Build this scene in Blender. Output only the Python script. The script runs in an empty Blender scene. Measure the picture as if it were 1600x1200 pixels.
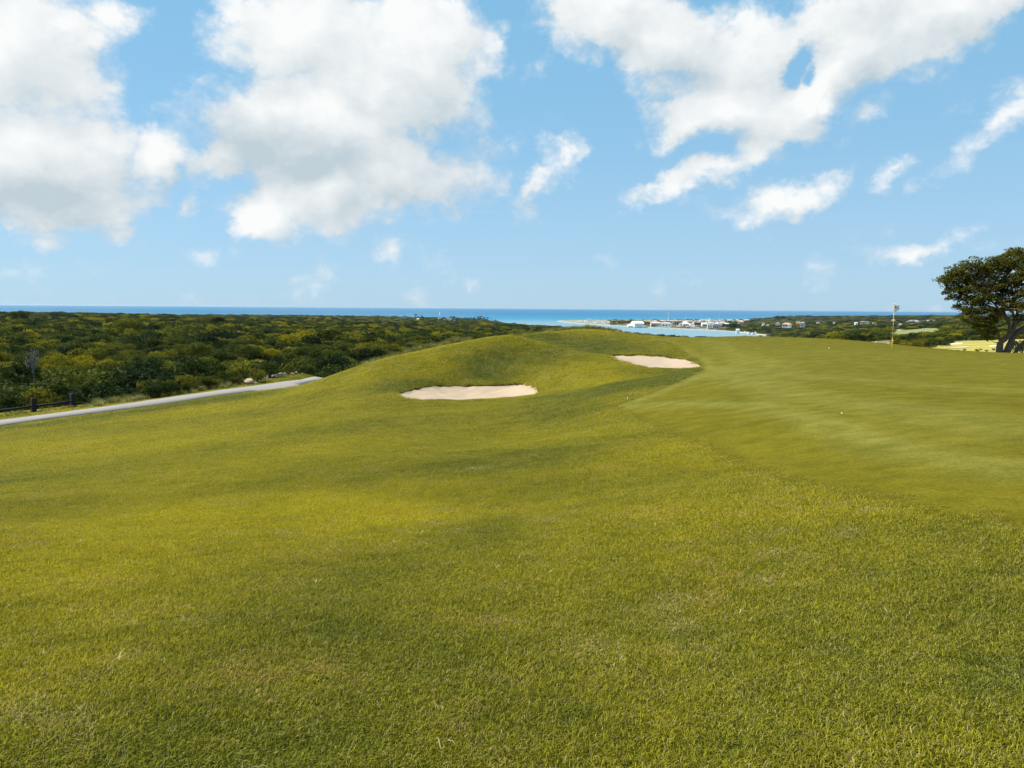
import bpy, math, random
import numpy as np
from mathutils import Matrix, Vector

random.seed(7)
rng = np.random.default_rng(11)
scene = bpy.context.scene
COL = scene.collection
F = 1160.0            # focal length in pixels of the 1600 px wide picture
CAM = np.array([0.0, 0.0, 60.0])
PITCH = math.atan(118.5 / F)
ROLL = math.atan(12.0 / 1600.0)

# ------------------------------------------------------------------ camera
fw = np.array([0, math.cos(PITCH), -math.sin(PITCH)])
r0 = np.array([1.0, 0, 0]); u0 = np.array([0, math.sin(PITCH), math.cos(PITCH)])
RT = math.cos(ROLL) * r0 + math.sin(ROLL) * u0
UP = -math.sin(ROLL) * r0 + math.cos(ROLL) * u0
cd = bpy.data.cameras.new('camera'); cam = bpy.data.objects.new('camera', cd); COL.objects.link(cam)
cd.sensor_width = 36; cd.lens = F / 1600 * 36; cd.clip_start = 0.05; cd.clip_end = 90000
M = Matrix([[RT[0], UP[0], -fw[0], 0], [RT[1], UP[1], -fw[1], 0], [RT[2], UP[2], -fw[2], 60], [0, 0, 0, 1]])
cam.matrix_world = M
scene.camera = cam

def ray(px, py):
    d = fw + (px - 800) / F * RT - (py - 600) / F * UP
    h = math.hypot(d[0], d[1])
    return d[0] / h, d[1] / h, d[2] / h        # unit horizontal, slope

def at(px, py, D):
    """point seen at that place of the photo, D metres away (horizontally)"""
    x, y, s = ray(px, py)
    return np.array([x * D, y * D, 60 + s * D])

def on_plane(px, py, z=0.0):
    x, y, s = ray(px, py)
    D = (z - 60) / s
    return np.array([x * D, y * D, z])

def azel(px, py):
    x, y, s = ray(px, py)
    return math.atan2(x, y), math.atan(s)

# ------------------------------------------------------------------ thin plate splines
class TPS:
    def __init__(self, P, v, lam=0.0):
        P = np.asarray(P, float); n = len(P); self.P = P
        r = np.linalg.norm(P[:, None] - P[None], axis=2)
        K = self.k(r) + lam * np.eye(n)
        Q = np.hstack([np.ones((n, 1)), P])
        A = np.zeros((n + 3, n + 3)); A[:n, :n] = K; A[:n, n:] = Q; A[n:, :n] = Q.T
        self.w = np.linalg.solve(A, np.concatenate([v, np.zeros(3)]))
    @staticmethod
    def k(r):
        return np.where(r > 1e-9, r * r * np.log(np.maximum(r, 1e-9)), 0)
    def __call__(self, P):
        P = np.asarray(P, float); out = np.empty(len(P))
        for a in range(0, len(P), 20000):
            q = P[a:a + 20000]
            r = np.sqrt(((q[:, None] - self.P[None]) ** 2).sum(2))
            out[a:a + 20000] = self.k(r) @ self.w[:len(self.P)] + self.w[-3] + q @ self.w[-2:]
        return out

NEAR = [  # photo x, y, distance
 (-150,1200,2.9),(0,1200,2.7),(400,1200,2.5),(800,1200,2.42),(1200,1200,2.5),(1600,1200,2.7),(1750,1200,2.9),
 (0,1050,3.9),(0,900,6.6),(0,820,10.5),(0,750,19),(0,700,32),(0,668,47),(-200,700,45),(-200,820,10),
 (400,950,4.5),(400,800,9.3),(400,700,20),(400,650,34),(200,700,26),(200,645,47),(250,625,53),(350,620,48),
 (430,605,56),(470,597.5,60),(498,590,64),(100,648.5,50),
 (730,950,4.3),(730,800,8.3),(730,700,16),(730,625,33),(560,660,25),(560,720,14),(900,660,20),
 (1000,800,7.1),(1000,700,12.3),(1000,640,19.5),(960,628,22),
 (1200,950,4.4),(1300,800,6.4),(1200,720,10),(1600,830,5.8),(1600,700,9.5),(1300,650,13.3),(1300,600,20),
 (1300,560,32),(1393,548,40),(1200,560,33),(1600,620,17),(1600,580,28),(1200,527.5,60),(1100,526.5,62),(1300,529.5,60),
 (1370,535,56),(1445,543.5,53),(1530,551,50),(1600,551.5,50),(1750,554,50),(1800,620,17),(1800,830,6),
 # bunker one and the mound above it
 (620,616,34),(840,613,35),(700,601,38.5),(820,598,38),(800,525,45),(704,544.5,43.5),(600,563,43),(660,554,43.2),(750,533,44.5),
 (560,573.5,43.5),(500,593.5,45.5),(475,603,46),(860,540,44),(900,549,43),(944,555,42.6),(900,590,36),(900,565,40),(900,615,30),(950,600,30),
 (730,571,41),(500,620,38),(560,600,39),(560,585,41),(620,590,39),(800,560,42),(850,590,37.5),(450,612,44),
 # bunker two and the mound behind
 (1000,572,38.3),(1092,573.5,38),(1000,553.5,45),(1060,557,44),(1020,562,41.5),(1000,590,34),(1080,587,33.5),
 (913,514.5,58),(1019,525.5,55),(860,519.5,58),(963,518.5,57),(1000,540,49),(1120,560,40),(1100,600,24),(1090,545,47),
 # behind the crests
 (865,546,47),(905,554,45.6),(827,522.5,57),(806,525.5,55),(843,521,58),(890,534,52.5),(930,541.5,50),(1019,528,60),(963,521.5,61.5),(913,517,63),(1060,529,65),(963,526.5,66),(1019,533,66),(913,521.5,68),(860,527,68),(1060,531,72),(800,530,51),(704,552,50),(600,572,50),(750,539.5,51),
 (1445,549,65),(1530,556.5,61),(1600,557.5,61),(1750,559,61),(1530,563,75),(1370,541.5,70),(1300,537,76),(1200,534,78),(1100,536,78),(1445,555,80),(1400,542,62),
 (0,680,80),(200,668,80),(400,640,82),(550,640,85),(600,680,65),(700,640,68),(800,600,75),(900,590,80),(1000,590,85),(1100,575,90),
 (1300,570,95),(1500,566,95),(1700,566,95),(-200,700,80),(-150,665,66),(0,646,60),(100,636,61),(200,626,62),(300,612,63.5),(400,598,66),(470,589,69),
 (800,625,110),(1100,610,115),(1400,575,120),(300,660,100),
]
Pn = np.array([at(*p) for p in NEAR])
# a few supports beside and behind the camera
sup = np.array([[0, 0, 58.38], [3, -3, 58.4], [-3, -3, 58.3], [12, -8, 58.5], [-12, -8, 57.6], [30, 0, 58.4], [-30, 5, 55.0], [60, 10, 57.6], [-60, 15, 51.5]])
Pn = np.vstack([Pn, sup])
near_tps = TPS(Pn[:, :2], Pn[:, 2], lam=0.15)

FAR = [  # photo x, y, distance, height of growth standing there (0 = bare ground)
 (-300,640,75,7),(-300,560,170,7),(-300,500,900,7),(-300,486,1700,7),(-300,500,2600,7),
 (0,600,95,7),(0,572,150,7),(0,535,290,7),(0,505,700,7),(0,491,1300,7),(0,487,1700,7),(0,492,2600,7),(0,491,4200,5),
 (200,605,88,7),(200,570,150,7),(200,535,290,7),(200,505,750,7),(200,491,1500,7),(200,490,1900,7),(200,494,2800,7),(200,492.5,4200,5),
 (400,592,92,7),(400,566,140,7),(400,540,230,7),(400,520,430,7),(400,505,950,7),(400,496,2200,7),(400,493,3500,7),
 (500,590,95,7),(500,550,170,7),
 (600,573,110,7),(600,552,170,7),(600,535,300,7),(600,520,550,7),(600,508,1200,7),(600,499,2600,7),(600,494.5,3900,7),
 (700,575,110,7),(700,545,230,7),(700,528,450,7),(700,515,1000,7),(700,505,2000,7),(700,498,3300,7),
 (800,590,130,0),(800,545,260,7),(800,526,520,7),(800,514,1200,7),(800,507,2000,7),
 (900,595,130,0),(900,550,280,7),(900,532,600,7),(900,519,1200,7),
 (1000,600,140,0),(1000,570,250,0),(1000,545,500,7),(1000,524,1300,7),
 (1100,600,150,0),(1100,585,250,0),(1100,560,500,0),(1100,545,900,0),(1100,533,1400,0),
 (1200,575,150,0),(1200,560,300,0),(1200,545,600,7),(1200,529,1400,7),(1200,515,2200,7),(1200,503,3300,7),(1180,499,3900,6),
 (1300,570,150,0),(1300,550,300,0),(1300,534,600,7),(1300,526,900,7),(1300,515,1700,7),(1300,505,2500,7),(1300,496,3700,7),(1240,492,3700,7),
 (1400,562,140,0),(1400,545,240,0),(1400,537,330,0),(1400,531,450,0),(1400,522,750,7),(1400,512,1300,7),(1400,503,2500,7),(1400,495,4200,7),
 (1500,557,120,0),(1500,550,155,0),(1500,541,240,0),(1500,533.5,340,0),(1500,531,450,0),(1500,527,580,0),(1500,519,1000,0),(1500,513,1500,0),(1500,504,2400,0),(1500,495,4000,7),
 (1600,560,110,0),(1600,550,155,0),(1600,536,250,0),(1595,530,330,0),(1600,531,440,0),(1600,525,600,0),(1600,517,1100,0),(1600,506,2300,0),(1600,494,4200,7),
 (1900,560,120,0),(1900,535,300,0),(1900,520,1000,0),(1900,505,2600,0),(1900,494,4500,7),
]
Pf = []; vf = []
for px, py, D, h in FAR:
    p = at(px, py, D); Pf.append((2.0 * math.atan2(p[0], p[1]), math.log(D))); vf.append((60 - (p[2] - h)) / D)
far_tps = TPS(Pf, np.array(vf), lam=0.00003)

def inside_sd(poly, P):
    """signed distance to a closed polygon, positive inside"""
    poly = np.asarray(poly)[:, :2]; n = len(poly)
    d2 = np.full(len(P), 1e18); ins = np.zeros(len(P), bool)
    for i in range(n):
        a = poly[i]; b = poly[(i + 1) % n]; e = b - a
        t = np.clip(((P - a) @ e) / (e @ e), 0, 1)
        d2 = np.minimum(d2, ((P - a - t[:, None] * e) ** 2).sum(1))
        c = (a[1] > P[:, 1]) != (b[1] > P[:, 1])
        with np.errstate(divide='ignore', invalid='ignore'):
            xx = a[0] + (P[:, 1] - a[1]) * e[0] / (e[1] if e[1] != 0 else 1e-12)
        ins ^= c & (P[:, 0] < xx)
    d = np.sqrt(d2)
    return np.where(ins, d, -d)

def sstep(a, b, x):
    t = np.clip((x - a) / (b - a), 0, 1); return t * t * (3 - 2 * t)

# land outline traced on the water level, from the photo
COAST = [(-900,486),(-400,488.5),(0,491),(300,493),(600,495.5),(700,497.2),(760,499.5),(785,503.8),(810,508),(850,511.5),(900,515.5),(960,521),(1040,528),
 (1100,531),(1190,529),(1217,526),(1190,523.6),(1165,521),(1150,519),(1125,517.2),(1100,516),(1050,513.7),(1000,511.5),(960,509.4),(920,507),(890,504.6),(869,502.2),
 (875,501),(900,500.3),(1000,499.8),(1060,500.2),(1120,500.4),(1160,500),(1185,499),(1240,496),(1400,496),(1600,497.2),(2100,500),(3200,506)]
coast = np.array([on_plane(*p)[:2] for p in COAST])
coast = np.vstack([coast, [[9000, -9000], [-9000, -9000]]])

def vnoise(P, s, seed=0):
    """cheap smooth value noise"""
    P = P / s; i = np.floor(P).astype(np.int64); f = P - i; f = f * f * (3 - 2 * f)
    def h(a, b):
        n = (a * 374761393 + b * 668265263 + seed * 974634777) & 0xffffffff
        n = ((n ^ (n >> 13)) * 1274126177) & 0xffffffff
        return ((n ^ (n >> 16)) & 0xffff) / 65535.0
    x, y = i[:, 0], i[:, 1]
    a = h(x, y) * (1 - f[:, 0]) + h(x + 1, y) * f[:, 0]
    b = h(x, y + 1) * (1 - f[:, 0]) + h(x + 1, y + 1) * f[:, 0]
    return a * (1 - f[:, 1]) + b * f[:, 1]

def ground(P):
    """terrain height at x, y"""
    P = np.asarray(P, float).reshape(-1, 2)
    D = np.hypot(P[:, 0], P[:, 1]); az = np.arctan2(P[:, 0], P[:, 1])
    z = np.empty(len(P)); w = sstep(78, 118, D)
    a = w < 1
    if a.any():
        zn = near_tps(P[a])
        zn += (vnoise(P[a], 3.1, 1) - .5) * .03 + (vnoise(P[a], 1.1, 2) - .5) * .010
        z[a] = zn
    b = w > 0
    if b.any():
        Db = np.maximum(D[b], 60)
        zf = 60 - far_tps(np.stack([2 * np.clip(az[b], -.8, .8), np.log(Db)], 1)) * Db
        zf = np.maximum(zf, 1.4)
        wd_ = (az[b] < .42) | (Db > 620)
        zf += ((vnoise(P[b], 40, 5) - .5) * 1.6 + (vnoise(P[b], 95, 6) - .5) * 4.5) * sstep(110, 260, Db) * wd_ * np.minimum(1, zf / 12)
        sd = inside_sd(coast, P[b])
        zf = np.where(sd > 0, np.minimum(zf, .15 + sd * .09), np.maximum(-6, sd * .12))
        z[b] = np.where(a[b], z[b] if a.any() else 0, 0)
        z[b] = np.where(w[b] < 1, z[b] * (1 - w[b]) + zf * w[b], zf)
    return z

_Ds = np.exp(np.linspace(math.log(1.5), math.log(6000), 2600))
def hit(px, py):
    """first terrain point seen at that place of the photo"""
    x, y, s = ray(px, py)
    P = np.stack([x * _Ds, y * _Ds], 1)
    g = ground(P); r = 60 + s * _Ds
    k = np.argmax(g >= r)
    if not (g >= r).any(): return on_plane(px, py, 0.5)
    if k == 0: return np.array([P[0][0], P[0][1], g[0]])
    a = r[k - 1] - g[k - 1]; b = g[k] - r[k]; t = a / (a + b + 1e-12)
    D = _Ds[k - 1] + (_Ds[k] - _Ds[k - 1]) * t
    return np.array([x * D, y * D, 60 + s * D])

def g1(x, y): return float(ground([[x, y]])[0])

# ------------------------------------------------------------------ object helpers
def tag(o, label=None, cat=None, group=None, kind=None):
    if label: o['label'] = label
    if cat: o['category'] = cat
    if group: o['group'] = group
    if kind: o['kind'] = kind
    return o

def mesh(name, V, faces, mats, idx=None, smooth=False):
    me = bpy.data.meshes.new(name)
    me.from_pydata([tuple(v) for v in V], [], faces)
    for m in (mats if isinstance(mats, (list, tuple)) else [mats]): me.materials.append(m)
    if idx is not None: me.polygons.foreach_set('material_index', idx)
    if smooth: me.polygons.foreach_set('use_smooth', [True] * len(me.polygons))
    me.update(); return me

def fast_mesh(name, V, Q, mats, smooth=False):
    """V (n,3), Q (m,k) numpy"""
    V = np.asarray(V, np.float32); Q = np.asarray(Q, np.int32); m, k = Q.shape
    me = bpy.data.meshes.new(name)
    me.vertices.add(len(V)); me.vertices.foreach_set('co', V.ravel())
    me.loops.add(m * k); me.loops.foreach_set('vertex_index', Q.ravel())
    me.polygons.add(m); me.polygons.foreach_set('loop_start', np.arange(0, m * k, k, dtype=np.int32))
    if smooth: me.polygons.foreach_set('use_smooth', np.ones(m, bool))
    me.update(calc_edges=True); me.validate()
    for mt in (mats if isinstance(mats, (list, tuple)) else [mats]): me.materials.append(mt)
    return me

def obj(name, me, parent=None, loc=None, rz=None):
    o = bpy.data.objects.new(name, me); COL.objects.link(o)
    if parent is not None: o.parent = parent
    if loc is not None: o.location = loc
    if rz is not None: o.rotation_euler.z = rz
    return o

def empty(name, loc, rz=0, **k):
    o = bpy.data.objects.new(name, None); COL.objects.link(o); o.location = loc; o.rotation_euler.z = rz
    o.empty_display_size = .3
    return tag(o, **k)

class MB:
    """collects shapes for one mesh"""
    def __init__(s): s.V = []; s.Fc = []; s.I = []
    def add(s, V, Fc, mi=0):
        b = len(s.V); s.V += [tuple(v) for v in V]; s.Fc += [tuple(b + i for i in f) for f in Fc]; s.I += [mi] * len(Fc)
    def box(s, c, d, mi=0, rz=0, taper=1):
        x, y, z = [q / 2 for q in d]; V = []
        for k, t in ((-1, 1), (1, taper)):
            for sx, sy in ((-1, -1), (1, -1), (1, 1), (-1, 1)):
                a, b = sx * x * t, sy * y * t
                V.append((c[0] + a * math.cos(rz) - b * math.sin(rz), c[1] + a * math.sin(rz) + b * math.cos(rz), c[2] + k * z))
        s.add(V, [(3, 2, 1, 0), (4, 5, 6, 7), (0, 1, 5, 4), (1, 2, 6, 5), (2, 3, 7, 6), (3, 0, 4, 7)], mi)
    def tube(s, pts, rad, n=8, mi=0, cap=True):
        pts = [Vector(p) for p in pts]; rings = []
        for i, p in enumerate(pts):
            d = (pts[min(i + 1, len(pts) - 1)] - pts[max(i - 1, 0)]).normalized()
            a = d.orthogonal().normalized() if abs(d.z) > .9 else d.cross(Vector((0, 0, 1))).normalized()
            if i: # keep the twist small
                a = (prev - d * prev.dot(d)).normalized()
            prev = a; b = d.cross(a); r = rad[i] if hasattr(rad, '__len__') else rad
            rings.append([p + (a * math.cos(t) + b * math.sin(t)) * r for t in [2 * math.pi * k / n for k in range(n)]])
        V = [v for r in rings for v in r]; Fc = []
        for i in range(len(pts) - 1):
            for k in range(n):
                Fc.append((i * n + k, i * n + (k + 1) % n, (i + 1) * n + (k + 1) % n, (i + 1) * n + k))
        if cap: Fc += [tuple(range(n))[::-1], tuple((len(pts) - 1) * n + k for k in range(n))]
        s.add(V, Fc, mi)
    def me(s, name, mats, smooth=False): return mesh(name, s.V, s.Fc, mats, s.I, smooth)

# ------------------------------------------------------------------ materials
class NT:
    def __init__(s, tree): s.t = tree; s.n = tree.nodes; s.l = tree.links
    def new(s, typ, **k):
        n = s.n.new(typ)
        for a, b in k.items(): setattr(n, a, b)
        return n
    def put(s, sock, v):
        if v is None: return
        if hasattr(v, 'is_output'): s.l.new(v, sock)
        elif hasattr(v, '__len__') and len(v) == 3 and sock.type == 'RGBA': sock.default_value = (*v, 1)
        else: sock.default_value = v
    def math(s, op, a, b=None, c=None, clamp=False):
        n = s.new('ShaderNodeMath', operation=op, use_clamp=clamp)
        s.put(n.inputs[0], a)
        if b is not None: s.put(n.inputs[1], b)
        if c is not None: s.put(n.inputs[2], c)
        return n.outputs[0]
    def vm(s, op, a, b=None):
        n = s.new('ShaderNodeVectorMath', operation=op); s.put(n.inputs[0], a)
        if b is not None: s.put(n.inputs['Scale'] if op == 'SCALE' else n.inputs[1], b)
        return n.outputs[0]
    def noise(s, v, scale, detail=4, rough=.5, out='Fac', dist=0, lac=2):
        n = s.new('ShaderNodeTexNoise'); s.put(n.inputs['Vector'], v)
        n.inputs['Scale'].default_value = scale; n.inputs['Detail'].default_value = detail
        n.inputs['Roughness'].default_value = rough; n.inputs['Distortion'].default_value = dist; n.inputs['Lacunarity'].default_value = lac
        return n.outputs[out]
    def ramp(s, v, lo, hi, a=0.0, b=1.0, smooth=True):
        n = s.new('ShaderNodeMapRange', clamp=True)
        n.interpolation_type = 'SMOOTHSTEP' if smooth else 'LINEAR'
        s.put(n.inputs[0], v); s.put(n.inputs[1], lo); s.put(n.inputs[2], hi); s.put(n.inputs[3], a); s.put(n.inputs[4], b)
        return n.outputs[0]
    def mix(s, f, a, b, mode='MIX'):
        n = s.new('ShaderNodeMix', data_type='RGBA', blend_type=mode)
        s.put(n.inputs[0], f); s.put(n.inputs[6], a); s.put(n.inputs[7], b)
        return n.outputs[2]
    def attr(s, name, typ='GEOMETRY', out='Fac'):
        n = s.new('ShaderNodeAttribute', attribute_name=name, attribute_type=typ); return n.outputs[out]
    def pos(s): return s.new('ShaderNodeNewGeometry').outputs['Position']

def material(name):
    m = bpy.data.materials.new(name); m.use_nodes = True; t = NT(m.node_tree)
    b = t.n['Principled BSDF']; return m, t, b

def bump(t, b, h, strength, dist):
    n = t.new('ShaderNodeBump'); t.put(n.inputs['Height'], h); n.inputs['Strength'].default_value = strength; n.inputs['Distance'].default_value = dist
    t.l.new(n.outputs[0], b.inputs['Normal'])

def plain(name, col, rough=.7, var=.15, scale=2.0, spec=.3):
    m, t, b = material(name)
    n = t.noise(t.pos(), scale, 5, .6)
    c = t.mix(n, tuple(x * (1 - var) for x in col), tuple(min(1, x * (1 + var)) for x in col))
    t.put(b.inputs['Base Color'], c); b.inputs['Roughness'].default_value = rough
    b.inputs['Specular IOR Level'].default_value = spec
    return m

# ------------------------------------------------------------------ levels
HAZE = 1.1e-5
EXPOSURE = 0.8
CLOUD_LIT = (5.65, 5.7, 5.65)
CLOUD_SHADE = (3.1, 3.65, 3.95)

# ------------------------------------------------------------------ turf masks traced on the ground
def trace(pts): return np.array([hit(*p)[:2] for p in pts])
GREEN = [(955,632),(985,627),(1020,612),(1060,595),(1085,583),(1097,574),(1090,561),(1064,546),(1038,534),(1016,526)]
green = trace(GREEN)
green = np.vstack([green, [at(1012, 526, 75)[:2], at(1300, 500, 78)[:2], at(1640, 500, 75)[:2], at(1850, 500, 60)[:2], [17, 6], [9.5, 3.2]],
    trace([(1750,868),(1600,832),(1480,806),(1350,783),(1250,757),(1180,737),(1120,712),(1060,686),(1010,661),(975,644)])])
B1 = trace([(617,617),(626,611),(644,605.4),(668,601.7),(701,600.5),(753,600.2),(787,599),(809.6,596.3),(827.5,599.5),(839,605.4),(841,611),(838,616),(795,619.5),(746,623.5),(700,624.5),(665,624.3),(632.5,622)])
B2 = trace([(943,553.6),(978,553.3),(1018.7,554),(1048,556),(1066,558.6),(1083.7,565.5),(1093,571),(1088.6,574.2),(1051,575),(1018.7,574.2),(994,570),(970,563.5),(953.7,558)])

def smooth_poly(p, k=2):
    for _ in range(k):
        q = []
        for i in range(len(p)):
            a, b = p[i], p[(i + 1) % len(p)]
            q += [a * .75 + b * .25, a * .25 + b * .75]
        p = np.array(q)
    return p
green = smooth_poly(green, 2); B1 = smooth_poly(B1, 1); B2 = smooth_poly(B2, 1)

def line_d(pts, P):
    d = np.full(len(P), 1e9)
    for a, b in zip(pts[:-1], pts[1:]):
        e = b - a; t = np.clip(((P - a) @ e) / (e @ e), 0, 1)
        d = np.minimum(d, np.hypot(*(P - a - t[:, None] * e).T))
    return d
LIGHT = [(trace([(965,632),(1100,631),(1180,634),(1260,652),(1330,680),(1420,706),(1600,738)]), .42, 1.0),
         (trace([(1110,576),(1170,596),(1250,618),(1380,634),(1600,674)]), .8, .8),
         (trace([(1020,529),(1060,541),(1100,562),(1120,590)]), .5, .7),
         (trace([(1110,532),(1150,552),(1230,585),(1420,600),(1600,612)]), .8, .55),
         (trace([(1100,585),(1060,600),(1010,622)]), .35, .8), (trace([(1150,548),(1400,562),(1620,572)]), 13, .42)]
TONE_SHADE = [(trace([(-60,900),(120,850),(330,800),(560,800)]), 1.6, .9), (trace([(-40,770),(200,770),(480,775)]), 1.8, .5),  # bright patches and shaded slopes painted into turf colour, plus some truly greener turf
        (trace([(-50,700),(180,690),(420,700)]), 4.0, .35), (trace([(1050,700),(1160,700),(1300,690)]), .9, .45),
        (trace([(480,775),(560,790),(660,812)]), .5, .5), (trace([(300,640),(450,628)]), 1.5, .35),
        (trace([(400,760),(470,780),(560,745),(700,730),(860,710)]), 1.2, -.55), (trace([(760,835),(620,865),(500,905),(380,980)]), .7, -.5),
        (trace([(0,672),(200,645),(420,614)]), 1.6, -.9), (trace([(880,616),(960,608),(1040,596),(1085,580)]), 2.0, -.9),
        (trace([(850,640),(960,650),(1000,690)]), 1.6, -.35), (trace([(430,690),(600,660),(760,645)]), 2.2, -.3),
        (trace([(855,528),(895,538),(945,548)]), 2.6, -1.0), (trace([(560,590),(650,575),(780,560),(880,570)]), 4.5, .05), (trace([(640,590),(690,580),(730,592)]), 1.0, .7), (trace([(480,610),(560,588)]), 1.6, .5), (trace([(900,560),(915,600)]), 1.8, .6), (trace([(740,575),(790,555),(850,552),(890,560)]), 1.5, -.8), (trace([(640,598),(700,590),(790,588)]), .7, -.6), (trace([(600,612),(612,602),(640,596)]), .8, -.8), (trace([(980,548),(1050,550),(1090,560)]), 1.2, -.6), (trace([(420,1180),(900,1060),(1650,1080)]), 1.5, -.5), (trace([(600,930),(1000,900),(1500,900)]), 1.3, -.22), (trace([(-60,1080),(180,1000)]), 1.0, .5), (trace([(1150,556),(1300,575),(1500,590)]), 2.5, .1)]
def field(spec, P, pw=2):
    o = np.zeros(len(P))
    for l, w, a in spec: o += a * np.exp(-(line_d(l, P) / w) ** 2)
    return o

# ------------------------------------------------------------------ turf materials
def turf_colour(t, tone_shade, lite, gsd):
    """turf colours by place, with light and slope shade painted in: olive rough, yellower and paler mown green"""
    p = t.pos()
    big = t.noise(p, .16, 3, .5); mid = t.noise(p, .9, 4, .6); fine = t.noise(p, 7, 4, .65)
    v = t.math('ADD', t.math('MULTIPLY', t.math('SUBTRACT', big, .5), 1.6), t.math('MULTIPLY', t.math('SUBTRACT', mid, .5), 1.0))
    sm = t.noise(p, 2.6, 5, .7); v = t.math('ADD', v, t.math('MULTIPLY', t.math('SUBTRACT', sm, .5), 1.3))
    v = t.math('ADD', v, t.math('MULTIPLY', tone_shade, .75))
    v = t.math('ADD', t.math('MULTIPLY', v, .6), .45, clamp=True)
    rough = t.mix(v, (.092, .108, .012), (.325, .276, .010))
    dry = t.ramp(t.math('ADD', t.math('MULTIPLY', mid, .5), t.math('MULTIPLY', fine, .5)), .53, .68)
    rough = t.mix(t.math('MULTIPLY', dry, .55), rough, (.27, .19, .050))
    vg = t.math('ADD', t.math('MULTIPLY', t.math('SUBTRACT', big, .5), .8), t.math('ADD', t.math('MULTIPLY', tone_shade, .3), .5), clamp=True)
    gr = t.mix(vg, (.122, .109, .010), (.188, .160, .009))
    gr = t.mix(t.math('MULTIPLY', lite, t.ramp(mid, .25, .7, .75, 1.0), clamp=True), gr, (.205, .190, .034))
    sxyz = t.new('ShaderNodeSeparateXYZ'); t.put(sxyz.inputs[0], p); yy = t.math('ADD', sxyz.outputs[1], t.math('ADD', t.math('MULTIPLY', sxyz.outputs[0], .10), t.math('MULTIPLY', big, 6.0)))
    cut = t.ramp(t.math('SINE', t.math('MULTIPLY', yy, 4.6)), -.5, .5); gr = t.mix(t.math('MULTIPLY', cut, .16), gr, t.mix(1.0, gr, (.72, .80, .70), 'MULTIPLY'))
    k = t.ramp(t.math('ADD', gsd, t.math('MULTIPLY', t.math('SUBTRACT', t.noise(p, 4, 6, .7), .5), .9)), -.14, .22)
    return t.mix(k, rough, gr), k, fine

def turf_material():
    m, t, b = material('turf')
    col, k, fine = turf_colour(t, t.attr('tone_shade'), t.attr('lite'), t.attr('gsd'))
    p = t.pos()
    n1 = t.noise(p, 26, 6, .75); n2 = t.noise(p, 5.5, 5, .7)
    gr1 = t.noise(t.vm('MULTIPLY', p, (38, 60, 38)), 1.0, 5, .75); gr2 = t.noise(p, 1.7, 5, .7); grn = t.math('ADD', t.math('MULTIPLY', gr1, .6), t.math('MULTIPLY', gr2, .4))
    grain = t.mix(t.ramp(grn, .38, .64), t.mix(1.0, col, (.60, .64, .50), 'MULTIPLY'), t.mix(1.0, col, (1.22, 1.18, 1.3), 'MULTIPLY')); col = t.mix(k, col, grain)
    speck = t.ramp(n1, .38, .62)
    n3 = t.noise(p, 110, 4, .8); speck = t.math('MULTIPLY', speck, t.math('ADD', .35, t.math('MULTIPLY', t.ramp(n3, .35, .6), .65)))
    amt = t.math('SUBTRACT', .92, t.math('MULTIPLY', k, .62))
    col2 = t.mix(t.math('MULTIPLY', t.math('SUBTRACT', 1.0, speck), amt), col, (.016, .019, .004))
    sd = t.ramp(t.attr('bsd'), -.05, .06)
    col3 = t.mix(sd, col2, (.05, .036, .018))
    t.put(b.inputs['Base Color'], col3)
    b.inputs['Roughness'].default_value = .95; b.inputs['Specular IOR Level'].default_value = .02
    h = t.math('ADD', t.math('MULTIPLY', n1, .5), t.math('MULTIPLY', n2, 1.0))
    bump(t, b, t.math('MULTIPLY', h, t.math('SUBTRACT', 1.0, t.math('MULTIPLY', k, .85))), .7, .09)
    return m

def blade_material():
    m, t, b = material('grass_blades')
    col, k, fine = turf_colour(t, t.attr('tone_shade', 'INSTANCER'), t.attr('lite', 'INSTANCER'), t.attr('gsd', 'INSTANCER'))
    r = t.attr('shade'); dry = t.attr('dry')
    col = t.mix(r, t.mix(1.0, col, (.40, .50, .45), 'MULTIPLY'), t.mix(1.0, col, (2.15, 2.05, 2.4), 'MULTIPLY'))
    col = t.mix(dry, col, (.50, .41, .19))
    d = t.new('ShaderNodeBsdfPrincipled'); t.n.remove(b)
    t.put(d.inputs['Base Color'], col); d.inputs['Roughness'].default_value = .6; d.inputs['Specular IOR Level'].default_value = .04
    tr = t.new('ShaderNodeBsdfTranslucent'); t.put(tr.inputs[0], col)
    mx = t.new('ShaderNodeMixShader'); mx.inputs[0].default_value = .28
    t.l.new(d.outputs[0], mx.inputs[1]); t.l.new(tr.outputs[0], mx.inputs[2])
    t.l.new(mx.outputs[0], t.n['Material Output'].inputs[0])
    return m
TURF = turf_material(); BLADE = blade_material()

# ------------------------------------------------------------------ the turf sheet
xs = np.arange(-92, 92.01, .25); ys = np.arange(-14, 116.01, .25)
X, Y = np.meshgrid(xs, ys); P = np.stack([X.ravel(), Y.ravel()], 1)
Z = ground(P)
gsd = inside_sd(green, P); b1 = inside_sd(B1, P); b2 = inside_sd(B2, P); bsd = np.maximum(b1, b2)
Z = Z - .55 * sstep(0, .3, bsd)
tone_shade = field(TONE_SHADE, P); lite = field(LIGHT, P)
nx, ny = len(xs), len(ys)
ii = (np.arange(ny - 1)[:, None] * nx + np.arange(nx - 1)[None]).ravel()
Q = np.stack([ii, ii + 1, ii + nx + 1, ii + nx], 1)
V = np.stack([P[:, 0], P[:, 1], Z], 1)
def submesh(name, Qs):
    u, inv = np.unique(Qs, return_inverse=True)
    me = fast_mesh(name, V[u], inv.reshape(Qs.shape), TURF, True)
    for n, a in (('gsd', gsd), ('bsd', bsd), ('tone_shade', tone_shade), ('lite', lite)):
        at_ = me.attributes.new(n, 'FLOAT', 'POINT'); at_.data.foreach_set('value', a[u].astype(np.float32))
    return me
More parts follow.
